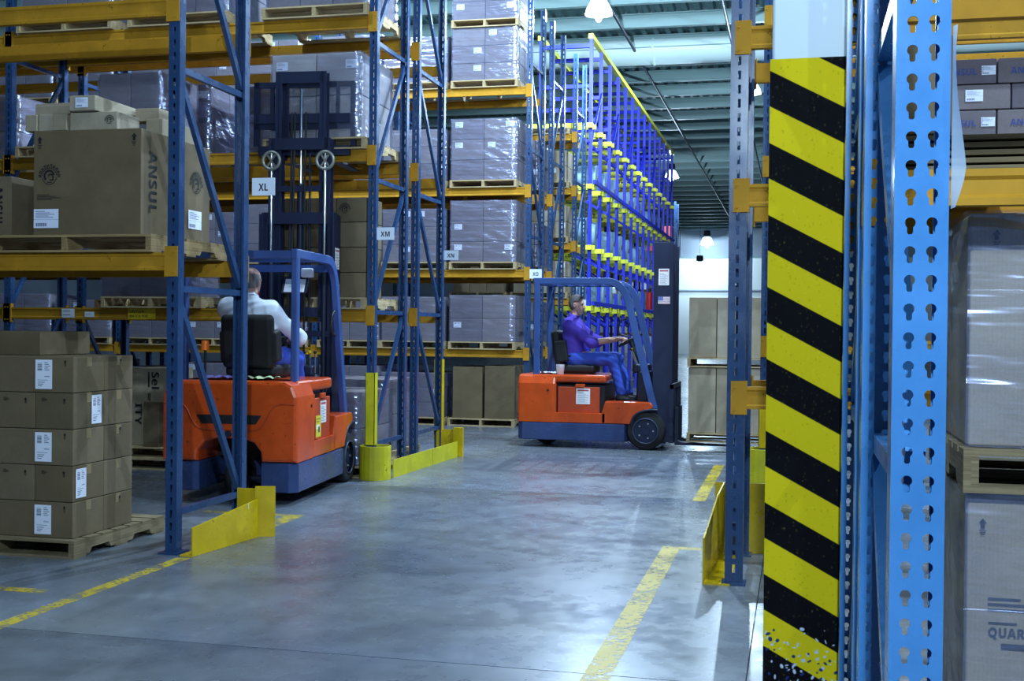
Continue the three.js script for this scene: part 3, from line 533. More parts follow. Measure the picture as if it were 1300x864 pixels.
// --- the wrapped load rack
{
  const lv = [[0, 0.86, 'floor'], [1.25, 0.76, 'first level'], [2.55, 1.0, 'second level'], [3.88, 1.0, 'third level'], [5.5, 0.85, 'fourth level']];
  const colX = [-4.97, -6.16, -7.27, -8.6, -9.75, -10.95, -12.3, -13.5, -14.7];
  const colN = ['right end by sign XO', 'second from the right', 'third from the right', 'fourth from the right', 'fifth from the right', 'sixth from the right', 'seventh from the right', 'eighth from the right', 'left end'];
  lv.forEach(([y, hh, n], j) => colX.forEach((x, i) => {
    const Y = y + (j ? 0.002 : 0), w = [1.1, 1.08, 1.04][i % 3], h2 = hh * (i ? rr(0.85, 1.0) : 1);
    pallet(x, Y, 18.55, 1.12, 1.14, `pallet on the ${n} of the orange beam rack, ${colN[i]}`, M.woodPale);
    if (j === 0 && i === 0) {
      carton(x + 0.3, Y + PH, 18.6, 0.5, 0.86, 0.9, M.card[3], 'tall brown carton on the floor left of the driving forklift', { tape: false }); carton(x - 0.24, Y + PH, 18.6, 0.5, 0.84, 0.9, M.card[1], 'tall brown carton next to another on the floor behind the guard', { tape: false });
    } else wrapped(x, Y + PH, 18.6, w, h2, 1.0, 2, j === 1 ? 2 : 3, 2, `wrapped lilac load, ${n} of orange beam rack, ${colN[i]}`, M.cardLilac);
  }));
  pallet(-4.97, 5.502 + PH + 0.86, 18.55, 1.12, 1.14, 'pallet lying on the highest wrapped load', M.woodPale); wrapped(-4.97, 5.502 + 2 * PH + 0.865, 18.6, 1.1, 0.9, 1.0, 2, 3, 2, 'wrapped load stacked on another at the very top of the orange beam rack');
}
for (const [x, y, hh, l] of [[-4.85, 1.25, 0.7, 'first'], [-4.85, 2.55, 0.75, 'second'], [-4.85, 3.88, 0.85, 'third']]) { pallet(x, y + 0.002, 19.96, 1.1, 1.14, `pallet on the ${l} level of the hidden back rack`, M.wood); wrapped(x, y + PH + 0.002, 20.02, 1.05, hh, 1.0, 2, 2, 2, `wrapped load on the ${l} level of the hidden back rack`, M.cardLilac); }
for (const [y, l] of [[2.2, 'lowest'], [3.29, 'second'], [4.37, 'third'], [5.43, 'highest']]) for (const i of [0, 1]) {
  const x = -4.95 - i * 1.25; pallet(x, y + 0.002, 22.8, 1.15, 1.14, `pallet on the ${l} beam of the lit end rack, ${i ? 'left' : 'right'} place`, M.woodPale);
  if (y < 5) wrapped(x, y + PH + 0.002, 22.86, 1.05, 0.62, 1.0, 3, 2, 2, `pale cartons on the ${l} beam of the lit end rack, ${i ? 'left' : 'right'} place`, M.cardPale, { film: false, paper: 0.7, group: 'carton loads in the lit end rack' });
}
for (const [y, l] of [[1.5, 'low'], [3.2, 'middle'], [4.7, 'high']]) wrapped(-5.2, y + 0.002, 46.05, 1.0, 0.95, 1.0, 2, 2, 1, `${y > 4 ? 'red' : 'pale'} boxes on the ${l} level of the distant rack`, y > 4 ? [mat('#d8553f', 0.7)] : M.cardPale, { film: false, paper: 0, group: 'loads in the distant rack' });
// drums and bundles inside the drive-in rack
{ const ords = ['first', 'second', 'third', 'fourth', 'fifth', 'sixth', 'seventh', 'eighth', 'ninth', 'tenth', 'eleventh', 'twelfth']; const roll = mat('#8fb0c8', 0.35);
  for (let k = 0; k < 12; k++) for (const [y, n] of [[2.14, 'low'], [3.44, 'middle'], [4.74, 'upper']]) if ((k * 3 + Math.round(y)) % 4 !== 1) {
    const t = thing('wrapped_roll', `pale blue roll, ${n} arms of drive-in rack, ${ords[k]} from the near end`, 'roll', [-4.85, y, 25.4 + k * 1.3], 0, 'rolls on the drive-in rack arms');
    put('roll', new THREE.CylinderGeometry(0.3, 0.3, 0.82, 20).rotateZ(Math.PI / 2).translate(0, 0.3, 0), roll, t); put('core', new THREE.CylinderGeometry(0.06, 0.06, 0.86, 12).rotateZ(Math.PI / 2).translate(0, 0.3, 0), M.card[0], t);
  } }

// --- right side
{
  // cartons with blue lettering on the right-hand rack
  pallet(1.35, 2.502, 7.45, 1.25, 1.12, 'pallet under the blue lettered cartons on the right-hand rack', M.wood);
  const G = 'cartons with blue lettering on the right-hand rack';
  for (let j = 0; j < 4; j++) for (let i = 0; i < 3; i++) { const w = 0.36, x = 0.98 + i * w + (j % 2 ? 0.0 : 0.08);
    const c = carton(x, 2.502 + PH + j * 0.155, 7.6, w - 0.004, 0.152, 0.45, M.cardLilac[(i + j) % 4], `lilac carton ${j % 2 ? 'with blue lettering' : 'with paper label'} on right-hand rack, ${['bottom', 'second', 'third', 'top'][j]} layer, ${['left', 'middle', 'right'][i]}`, { group: G, tape: false });
    if (j % 2) { print(c, 'lettering', blueNameMat, 0.24, 0.06, 'f', -0.02, 0.075, c.dims); print(c, 'paper_label', wideMat, 0.08, 0.055, 'f', 0.13, 0.08, c.dims); } else print(c, 'paper_label', wideMat, 0.1, 0.07, 'f', -0.03, 0.085, c.dims);
  }
  // film wrapped cartons, two pallets stacked
  pallet(1.07, 0, 3.56, 1.2, 0.92, 'floor pallet under the stacked film wrapped cartons at right edge', M.woodGrey);
  const lo = wrapped(1.07, PH, 3.62, 1.17, 1.0, 0.84, 3, 1, 2, 'lower film wrapped carton load at the right edge', [M.cardPale[1], M.cardPale[0]], { group: null, paper: 0 });
  pallet(1.07, PH + 1.004, 3.58, 1.2, 0.9, 'pallet between the two film wrapped loads at the right edge', M.woodGrey);
  const up = wrapped(1.07, 2 * PH + 1.006, 3.64, 1.17, 0.68, 0.82, 2, 1, 2, 'upper film wrapped carton load under the near orange beam', [M.cardPale[1], M.cardPale[2]], { group: null, paper: 0 });
  for (const dx of [-0.39, 0, 0.39]) { print(lo, 'arrow_print', arrowMat, 0.03, 0.06, 'f', dx - 0.15, 0.9, [1.17, 1, 0.84]); print(lo, 'arrow_print', arrowMat, 0.03, 0.06, 'f', dx + 0.13, 0.9, [1.17, 1, 0.84]); print(lo, 'lettering', plainTextMat, 0.28, 0.18, 'f', dx, 0.62, [1.17, 1, 0.84]); }
  for (const dx of [-0.29, 0.29]) { print(up, 'arrow_print', arrowMat, 0.03, 0.06, 'f', dx - 0.22, 0.6, [1.17, 1, 0.84]); print(up, 'lettering', plainTextMat, 0.28, 0.18, 'f', dx, 0.38, [1.17, 1, 0.84]); }
  // slatted tray and dark carton on the beam above
  const tr = thing('slatted_tray', 'grey slatted tray on the near orange beam', 'tray', [0.47, 2.037, 3.6]);
  for (let k = 0; k < 5; k++) put('slat', box(0.36, 0.014, 0.9, 0, 0.02 + k * 0.022, -0.45), M.woodGrey, tr, [-0.0, 0, 0]);
  for (const s of [-1, 1]) put('end_board', box(0.014, 0.14, 0.9, s * 0.187, 0.07, -0.45), M.woodGrey, tr);
  carton(0.37, 2.037 + 0.142, 3.75, 0.16, 0.3, 0.5, M.card[1], 'narrow brown carton standing on the slatted tray', { tape: false });
  // plastic sheet peeling off the near post
  const N = 14, P = [], I = [], U = [];
  for (let k = 0; k <= N; k++) { const f = k / N, y = 1.80 + f * 0.32, b = 0.012 + 0.016 * Math.sin(f * Math.PI) * 0 + 0.014 * (1 - Math.pow(2 * f - 0.75, 2)), wd = 0.02 * Math.min(1, f * 5) + 0.004; P.push(0.262, y, -2.2, 0.262 + wd * (0.55 + 0.45 * Math.cos(f * 4)), y, -2.2 + 0.01 + b); U.push(0, f, 1, f); if (k < N) { const a = 2 * k; I.push(a, a + 1, a + 2, a + 1, a + 3, a + 2); } }
  const sg = new THREE.BufferGeometry(); sg.setAttribute('position', new THREE.Float32BufferAttribute(P, 3)); sg.setAttribute('uv', new THREE.Float32BufferAttribute(U, 2)); sg.setIndex(I); sg.computeVertexNormals();
  tag(put('plastic_sheet', sg, new THREE.MeshPhysicalMaterial({ color: S('#dff0ff'), roughness: 0.5, transmission: 0.4, thickness: 0, side: THREE.DoubleSide }), scene), 'pale plastic strip peeling off the near keyhole post', 'plastic strip');
}
// --- carton stack in front of the driving forklift
{
  const G = 'plain tall cartons in front of the driving forklift';
  for (let j = 0; j < 2; j++) {
    const y = 0.13 + j * (PH + 0.86);
    pallet(-0.82, y, 15.6, 1.12, 1.1, `white pallet under the ${j ? 'upper' : 'lower'} plain cartons before the driving forklift`, M.woodPale, 'white pallets before the driving forklift');
    for (let i = 0; i < 3; i++) carton(-1.185 + i * 0.365, y + PH, 15.62, 0.36, j ? 0.79 : 0.855, 0.95, M.cardPale[(i + j) % 3], `tall plain carton on the ${j ? 'upper' : 'lower'} white pallet, ${['left', 'middle', 'right'][i]}`, { group: G, tape: false });
  }
}

// ---------------------------------------------------------------- forklifts (local x forward, z to the truck's right)
const F = {
  orange: new THREE.MeshPhysicalMaterial({ color: S('#e2541a'), roughness: 0.42, map: paintMap, roughnessMap: paintRough, clearcoat: 0.25, clearcoatRoughness: 0.3 }),
  orangeDark: mat('#c94512', 0.6, 0, { map: paintMap }), slate: mat('#3c4f80', 0.5, 0, { map: paintMap, roughnessMap: paintRough }), guard: mat('#34508c', 0.45),
  mast: mat('#1a2340', 0.45, 0.3), seat: mat('#0c0d11', 0.65), tyre: M.rubber, rim: mat('#39435c', 0.45, 0.4), red: mat('#a81f22', 0.4), glassClear: M.white, amber: mat('#ff7a1a', 0.3), yellow: mat('#e0c020', 0.5), gold: mat('#8d8f86', 0.4, 0.6),
};
const flagMat = new THREE.MeshStandardMaterial({ roughness: 0.5, map: canvasTex(130, 70, (g) => { for (let k = 0; k < 13; k++) { g.fillStyle = k % 2 ? '#f2f2f5' : '#c98a97'; g.fillRect(0, k * 70 / 13, 130, 6); } g.fillStyle = '#4a58a8'; g.fillRect(0, 0, 54, 38); g.fillStyle = '#e8ecff'; for (let i = 0; i < 6; i++) for (let j = 0; j < 5; j++) g.fillRect(4 + i * 8.5, 3 + j * 7, 3, 3); }) });
const noticeMat = new THREE.MeshStandardMaterial({ roughness: 0.5, map: canvasTex(96, 128, (g) => { g.fillStyle = '#f4f0f0'; g.fillRect(0, 0, 96, 128); g.fillStyle = '#b8505a'; g.fillRect(10, 10, 76, 12); g.fillStyle = '#9c9ca8'; for (let k = 0; k < 9; k++) g.fillRect(10, 34 + k * 10, 40 + (k * 17) % 36, 4); }) });
const yellowPlate = new THREE.MeshStandardMaterial({ roughness: 0.5, map: canvasTex(96, 96, (g) => { g.fillStyle = '#d8c531'; g.fillRect(0, 0, 96, 96); g.fillStyle = '#f1efd8'; g.fillRect(8, 40, 60, 20); g.fillStyle = '#2a3a7a'; g.fillRect(40, 50, 30, 26); g.fillStyle = '#8a7d20'; g.fillRect(10, 12, 70, 6); g.fillRect(10, 24, 50, 6); }) });
function wheelG(r, w) { return new THREE.LatheGeometry([[r * 0.6, -w / 2], [r * 0.9, -w / 2], [r, -w / 2 + 0.03], [r, w / 2 - 0.03], [r * 0.9, w / 2], [r * 0.6, w / 2]].map(p => new THREE.Vector2(...p)), 36).rotateX(Math.PI / 2); }
function forklift(label, pos, turn, { b = 1, stage = [0, 0], lift = 0.0, hw = 0.57 }) {
  const t = thing('forklift', label, 'forklift', pos, turn);
  const Y = v => v * b, gz = hw - 0.1;
  // lower skirt with the slot for the rear wheel
  put('skirt', plan([[0.04, -0.29], [0.0, -hw + 0.07], [0.07, -hw], [1.46, -hw], [1.52, -0.42], [1.52, 0.42], [1.46, hw], [0.07, hw], [0.0, hw - 0.07], [0.04, 0.29], [0.66, 0.29], [0.66, -0.29]].reverse(), Y(0.1), Y(0.335), 0.012), F.slate, t);
  // rear counterweight with the wheel arch, pulled forward along x
  { const s = polyShape([[-hw, Y(0.34)], [-0.3, Y(0.34)], [-0.29, Y(0.42)], [-0.23, Y(0.49)], [-0.12, Y(0.52)], [0.12, Y(0.52)], [0.23, Y(0.49)], [0.29, Y(0.42)], [0.3, Y(0.34)], [hw, Y(0.34)], [hw, Y(0.86)], [hw - 0.04, Y(0.95)], [hw - 0.11, Y(0.98)], [-hw + 0.11, Y(0.98)], [-hw + 0.04, Y(0.95)], [-hw, Y(0.86)]]);
    const g = prism(s, 0.52, 0.03, -0.26); g.rotateY(Math.PI / 2).translate(0.26, 0, 0);
    put('counterweight', g, F.orange, t);
    const slot = put('vent_slot', prism([[-0.25, Y(0.64)], [0.25, Y(0.64)], [0.3, Y(0.71)], [-0.3, Y(0.71)]], 0.012, 0.002).rotateY(Math.PI / 2), M.black, t, [-0.002, 0, 0]);
    for (const q of [-1, 1]) put('contour_ridge', tube([V(0, Y(0.8), q * (hw - 0.02)), V(0, Y(0.8), q * 0.46), V(0, Y(0.76), q * 0.4), V(0, Y(0.66), q * 0.34), V(0, Y(0.61), q * 0.29), V(0, Y(0.59), q * 0.2), V(0, Y(0.59), 0)], 0.008, 6, 40), F.orangeDark, t);
    if (b === 1) for (const q of [-1, 1]) { const l = put('tail_lamp', rbox(0.02, Y(0.05), 0.11, 0.005), F.rim, t, [0.0, Y(0.43), q * 0.49]); put('tail_lamp', rbox(0.02, Y(0.035), 0.11, 0.005), F.slate, t, [0.0, Y(0.375), q * 0.49]); }
    put('tow_pin', rod(V(-0.03, Y(0.56), 0), V(0.03, Y(0.56), 0), 0.03, 12), M.dark, t);
  }
  // body sides: rear block, sill, fender over the front wheel
  for (const q of [-1, 1]) {
    put('side_panel', prism([[0.5, Y(0.34)], [1.2, Y(0.34)], [1.2, Y(0.475)], [0.53, Y(0.475)], [0.53, Y(0.86)], [0.5, Y(0.86)]], 0.06, 0.006), F.orange, t, [0, 0, q * (hw - 0.032)]);
    const f = new THREE.Shape(); f.moveTo(1.15, Y(0.34)); f.lineTo(1.53, Y(0.34)); f.quadraticCurveTo(1.58, Y(0.5), 1.8, Y(0.54)); f.lineTo(1.83, Y(0.56)); f.quadraticCurveTo(1.84, Y(0.62), 1.78, Y(0.635)); f.lineTo(1.2, Y(0.635)); f.lineTo(1.15, Y(0.475)); f.closePath();
    put('fender', prism(f, 0.26, 0.012), F.orange, t, [0, 0, q * (hw - 0.132)]);
    put('wheel_arch_trim', tube([V(1.55, Y(0.34), 0), V(1.58, Y(0.43), 0), V(1.66, Y(0.5), 0), V(1.8, Y(0.535), 0), V(1.9, Y(0.535), 0)], 0.018, 6, 24), M.dark, t, [0, 0, q * (hw - 0.01)]);
    const bp = put('battery_panel', rbox(0.57, Y(0.345), 0.03, 0.008), F.orangeDark, t, [0.835, Y(0.645), q * (hw - 0.05)]);
    put('battery_latch', rbox(0.13, 0.05, 0.03, 0.01), F.orange, bp, [0.02, Y(0.19), q * 0.02]); put('notice', new THREE.PlaneGeometry(0.19, 0.21).rotateY(q > 0 ? 0 : Math.PI), noticeMat, bp, [0.06, Y(0.05), q * 0.017]).userData.label = 'white printed notice';
    put('fuel_cap', rod(V(0, 0, 0), V(0, 0, q * 0.006), 0.016, 10), M.black, t, [0.42, Y(0.77), q * hw]);
    // wheels
    const w = put('front_wheel', wheelG(0.255, 0.2), F.tyre, t, [1.74, 0.255, q * (hw - 0.11)]); put('rim', merge(new THREE.CylinderGeometry(0.158, 0.158, 0.14, 28).rotateX(Math.PI / 2), new THREE.CylinderGeometry(0.05, 0.06, 0.16, 16).rotateX(Math.PI / 2)), F.mast, w); put('rim_ring', new THREE.TorusGeometry(0.165, 0.009, 8, 40).translate(0, 0, q * 0.1), F.rim, w);
    for (let k = 0; k < 5; k++) put('wheel_nut', rod(V(0.1 * Math.cos(k * 1.257), 0.1 * Math.sin(k * 1.257), q * 0.06), V(0.1 * Math.cos(k * 1.257), 0.1 * Math.sin(k * 1.257), q * 0.085), 0.012, 6), M.steel, w);
  }
  const rw = put('rear_wheel', wheelG(0.2, 0.17), F.tyre, t, [0.3, 0.2, 0.0]); put('rim', new THREE.CylinderGeometry(0.12, 0.12, 0.12, 24).rotateX(Math.PI / 2), F.rim, rw); put('rear_axle', rod(V(0, 0, -0.2), V(0, 0, 0.2), 0.03, 10), M.dark, rw);
  put('inner_body', span(0.5, 1.18, Y(0.336), Y(0.84), -0.48, 0.48), M.black, t);
  put('hood', rbox(1.02, Y(0.1), hw * 2 - 0.08, 0.035, 0.7, Y(0.93), 0, 3), F.orange, t);
  put('cab_floor', span(1.18, 1.75, Y(0.5), Y(0.54), -0.33, 0.33), M.dark, t);
  put('front_chassis', span(1.5, 1.74, 0.16, Y(0.5), -0.3, 0.3), M.dark, t);
  // dash, steering column and wheel, levers
  put('dash', merge(rbox(0.16, 0.5, 0.62, 0.03, 1.66, Y(0.54) + 0.25, 0), rbox(0.2, 0.12, 0.58, 0.03, 1.62, Y(0.54) + 0.53, 0)), M.dark, t);
  const sc = put('steering_column', rod(V(1.64, 1.0, 0), V(1.46, 1.43, 0), 0.035, 12), M.black, t);
  put('steering_wheel', merge(new THREE.TorusGeometry(0.17, 0.016, 10, 36), box(0.32, 0.02, 0.012), box(0.02, 0.32, 0.012), new THREE.CylinderGeometry(0.04, 0.04, 0.03, 16).rotateX(Math.PI / 2)).rotateX(-Math.PI / 2).rotateZ(0.5).translate(1.45, 1.45, 0), M.black, t);
  for (let k = 0; k < 4; k++) { const l = put('lever', rod(V(1.58, 1.12, 0.14 + k * 0.05), V(1.5, 1.32, 0.15 + k * 0.055), 0.008, 6), M.steel, t); put('knob', new THREE.SphereGeometry(0.018, 10, 8).translate(1.5, 1.33, 0.15 + k * 0.055), k === 2 ? F.yellow : M.black, l); }
  for (const z of [-0.12, 0.02, 0.16]) put('pedal', rbox(0.09, 0.02, 0.07, 0.005).rotateZ(0.6), M.steel, t, [1.48, Y(0.56) + 0.05, z]);
  // seat
  const seatY = Y(0.98);
  put('seat_cushion', rbox(0.48, 0.12, 0.5, 0.045, 0.76, seatY + 0.07, 0, 3), F.seat, t);
  const sb = put('seat_back', rbox(0.12, 0.5, 0.5, 0.05, 0, 0.25, 0, 3), F.seat, t, [0.5, seatY + 0.1, 0], [0, 0, 0.14]);
  for (const q of [-1, 1]) put('seat_wing', rbox(0.18, 0.3, 0.07, 0.03, 0.06, 0.2, q * 0.24), F.seat, sb);
  put('seat_base', rbox(0.4, 0.05, 0.42, 0.01, 0.74, seatY + 0.015, 0), M.dark, t);
  // overhead guard
  for (const q of [-1, 1]) {
    const z = q * gz;
    put('rear_pillar', rbox(0.085, 2.22 - Y(0.86), 0.06, 0.012, 0, (2.22 + Y(0.86)) / 2, 0), F.guard, t, [0.24, 0, z]);
    const s = new THREE.Shape(); s.moveTo(0.19, 2.2); s.lineTo(1.16, 2.2); s.quadraticCurveTo(1.36, 2.19, 1.43, 1.98); s.lineTo(1.79, Y(0.55)); s.lineTo(1.89, Y(0.55)); s.lineTo(1.525, 2.0); s.quadraticCurveTo(1.43, 2.28, 1.2, 2.285); s.lineTo(0.19, 2.285); s.closePath();
    put('front_pillar', prism(s, 0.06, 0.008), F.guard, t, [0, 0, z]);
    put('grab_handle', tube([V(1.47, 1.75, 0), V(1.38, 1.7, 0), V(1.36, 1.55, 0), V(1.5, 1.5, 0)], 0.012, 6, 24), M.black, t, [0, 0, z]);
  }
  put('roof_bar', span(0.2, 0.27, 2.2, 2.27, -gz + 0.03, gz - 0.03), F.guard, t); put('roof_bar', span(1.3, 1.36, 2.13, 2.2, -gz + 0.03, gz - 0.03), F.guard, t);
  for (let k = 0; k < 6; k++) put('roof_slat', span(0.3 + k * 0.16, 0.33 + k * 0.16, 2.215, 2.27, -gz + 0.03, gz - 0.03), F.guard, t);
  put('beacon', merge(rod(V(0.42, Y(0.98), -0.4), V(0.42, 1.36, -0.4), 0.012, 8)), M.dark, t); 
  { const bc = put('beacon_lamp', new THREE.CylinderGeometry(0.035, 0.04, 0.09, 14), F.amber, t, [0.42, 1.405, -0.4]); }
  put('work_lamp', merge(rbox(0.07, 0.09, 0.12, 0.015)), M.white, t, [1.28, 2.12, 0.3]);
  // fire extinguisher on the front pillar
  const fe = put('fire_extinguisher', new THREE.CylinderGeometry(0.045, 0.045, 0.24, 16), F.red, t, [1.66, 2.0, -0.38]); put('valve', merge(rod(V(0, 0.12, 0), V(0, 0.17, 0), 0.018, 8), box(0.06, 0.012, 0.02, 0.01, 0.175, 0)), M.black, fe);
  // mast: three nested stages of channel rails
  const rail = (h) => merge(span(-0.06, 0.06, 0, h, -0.006, 0.006), span(-0.06, -0.045, 0, h, -0.035, 0.035), span(0.045, 0.06, 0, h, -0.035, 0.035));
  const stages = [[0.36, 1.93, 0, 2.7, 0.08], [0.30, 1.96, stage[0], 2.62, 0.14], [0.24, 1.99, stage[1], 2.62, 0.16]];
  stages.forEach(([z, x, up, hh, y0], k) => {
    for (const q of [-1, 1]) put('mast_rail', rail(hh), F.mast, t, [x, y0 + up, q * z]);
    for (const g of [span(-0.03, 0.03, hh - 0.12, hh, -z, z), span(-0.03, 0.03, 0.05, 0.15, -z, z), span(-0.05, -0.02, hh * 0.52, hh * 0.52 + 0.06, -z, z)]) put('mast_crossbar', g, F.mast, t, [x - 0.03, y0 + up, 0]);
  });
  for (const q of [-1, 1]) {
    put('tilt_cylinder', merge(rod(V(1.45, Y(0.52), q * 0.28), V(1.72, 0.62, q * 0.3), 0.035, 12), rod(V(1.72, 0.62, q * 0.3), V(1.9, 0.7, q * 0.32), 0.018, 10)), M.dark, t);
    put('lift_cylinder', rod(V(1.87, 0.2, q * 0.29), V(1.87, 2.3 , q * 0.29), 0.03, 14), M.dark, t);
    if (stage[0] > 0.1) put('lift_rod', rod(V(1.87, 2.3, q * 0.29), V(1.87, 2.6 + stage[0], q * 0.29), 0.018, 12), M.chrome, t);
    put('lift_chain', rod(V(1.95, 0.4 + stage[1] * 0.8, q * 0.1), V(1.95, 2.6 + stage[0], q * 0.1), 0.012, 6), M.dark, t);
    const pl = put('chain_sheave', new THREE.TorusGeometry(0.09, 0.018, 10, 28).rotateY(Math.PI / 2), F.gold, t, [1.86, 2.55 + stage[0] * 0.96, q * 0.29]);
    put('sheave_spokes', merge(box(0.015, 0.14, 0.018).rotateX(0.6), box(0.015, 0.14, 0.018).rotateX(-0.6)), M.steel, pl);
  }
  put('free_lift_cylinder', rod(V(1.96, 0.25 + stage[1], 0), V(1.96, 1.6 + stage[1], 0), 0.04, 16), M.dark, t); put('free_lift_rod', rod(V(1.96, 1.6 + stage[1], 0), V(1.96, 2.6 + stage[1], 0), 0.02, 14), M.chrome, t);
  for (const z of [-0.06, -0.09, 0.06]) put('hose', tube([V(1.9, 0.5, z), V(1.88, 1.2 + stage[0] * 0.3, z * 1.2), V(1.9, 2.3 + stage[0] * 0.8, z), V(1.93, 2.5 + stage[1] * 0.9, z)], 0.011, 6, 30), M.rubber, t);
  // carriage, backrest, forks
  const cy = lift, cx = 2.07;
  put('carriage', merge(span(-0.03, 0.03, 0.04, 0.14, -0.5, 0.5), span(-0.03, 0.03, 0.38, 0.48, -0.5, 0.5), span(-0.035, 0.02, 0.04, 0.48, -0.22, -0.16), span(-0.035, 0.02, 0.04, 0.48, 0.16, 0.22)), F.mast, t, [cx, cy, 0]);
  put('load_backrest', merge(span(-0.02, 0.02, 0.14, 0.82, -0.56, -0.5), span(-0.02, 0.02, 0.14, 0.82, 0.5, 0.56), span(-0.02, 0.02, 0.76, 0.82, -0.56, 0.56), span(-0.02, 0.02, 0.32, 0.38, -0.56, 0.56), ...[-0.36, -0.2, 0.2, 0.36].map(z => span(-0.015, 0.015, 0.32, 0.78, z - 0.02, z + 0.02))), F.mast, t, [cx + 0.01, cy, 0]);
  for (const q of [-1, 1]) put('fork', prism([[0, 0], [1.0, 0.006], [1.0, 0.018], [0.09, 0.042], [0.042, 0.06], [0.042, 0.5], [0, 0.5]], 0.1, 0.004), F.mast, t, [cx + 0.03, cy - 0.0, q * 0.27]);
  for (const q of [-1, 1]) { put('mast_notice', new THREE.BoxGeometry(0.14, 0.22, 0.004), noticeMat, t, [1.945, 2.3, q * 0.405]); put('flag_sticker', new THREE.BoxGeometry(0.16, 0.1, 0.004), flagMat, t, [1.95, 1.99, q * 0.405]); put('rail_cover', rbox(0.26, 2.66, 0.012, 0.003, 0, 1.33, 0, 1), F.mast, t, [1.94, 0.1, q * 0.397]); }
  return t;
}
const T2 = [-3.66, 0, 16.17], T1 = [-4.89, 0, 9.62], T1r = Math.PI / 2 + R(5.5);
const truck2 = forklift('orange forklift seen from the side driving across the aisle with a man in purple', T2, 0, { lift: 0.06 });
const truck1 = forklift('orange forklift seen from behind with its mast raised to the rack', T1, T1r, { b: 1.12, stage: [0.8, 1.48], lift: 3.36, hw: 0.625 });
put('parts_plate', new THREE.BoxGeometry(0.15, 0.2, 0.004), yellowPlate, truck1, [0.62, 0.66, 0.63]).userData.label = 'yellow printed plate';
{ // loose things on the trucks
  const at = (T, r, x, y, z) => { const v = V(x, y, z).applyAxisAngle(V(0, 1, 0), r); return [T[0] + v.x, T[1] + v.y, T[2] - v.z]; };
  const cup = thing('paper_cup', 'white paper cup on the hood behind the purple shirted driver', 'cup', at(T2, 0, 0.55, 0.981, 0.38)); put('cup_body', new THREE.LatheGeometry([[0, 0], [0.045, 0], [0.06, 0.13], [0.055, 0.13], [0.04, 0.01], [0, 0.01]].map(p => new THREE.Vector2(...p)), 20), M.white, cup);
  const rag = (l, p, c, w, d, turn) => { const g = new THREE.PlaneGeometry(w, d, 14, 10).rotateX(-Math.PI / 2), a = g.attributes.position; for (let i = 0; i < a.count; i++) a.setY(i, 0.012 + 0.02 * Math.abs(Math.sin(a.getX(i) * 31 + a.getZ(i) * 17) * Math.cos(a.getZ(i) * 23 - a.getX(i) * 9))); g.computeVertexNormals(); const m = put('cleaning_rag', g, mat(c, 0.9, 0, { side: THREE.DoubleSide }), scene, [p[0], p[1], -p[2]], [0, turn, 0]); tag(m, l, 'rag', 'rags on the forklift hoods'); };
  rag('crumpled white rag on the hood of the side-on forklift', at(T2, 0, 0.38, 0.982, 0.34), '#cfd8e8', 0.22, 0.2, 0.3);
  rag('lilac cloth on the hood of the forklift seen from behind', at(T1, T1r, 0.32, 1.1, -0.2), '#8d86d8', 0.3, 0.34, 0.2);
  rag('pale green cloth on the right rear of the forklift hood', at(T1, T1r, 0.32, 1.1, 0.2), '#b9c79a', 0.26, 0.3, 0.9);
  const cb = thing('clipboard', 'white paper on a clipboard hung under the forklift guard', 'clipboard', at(T1, T1r, 1.32, 2.0, 0.16), T1r); put('board', rbox(0.012, 0.19, 0.26, 0.004).rotateZ(-0.5), M.dark, cb); put('paper', box(0.003, 0.15, 0.21).rotateZ(-0.5).translate(-0.009, -0.005, 0), M.white, cb);
}

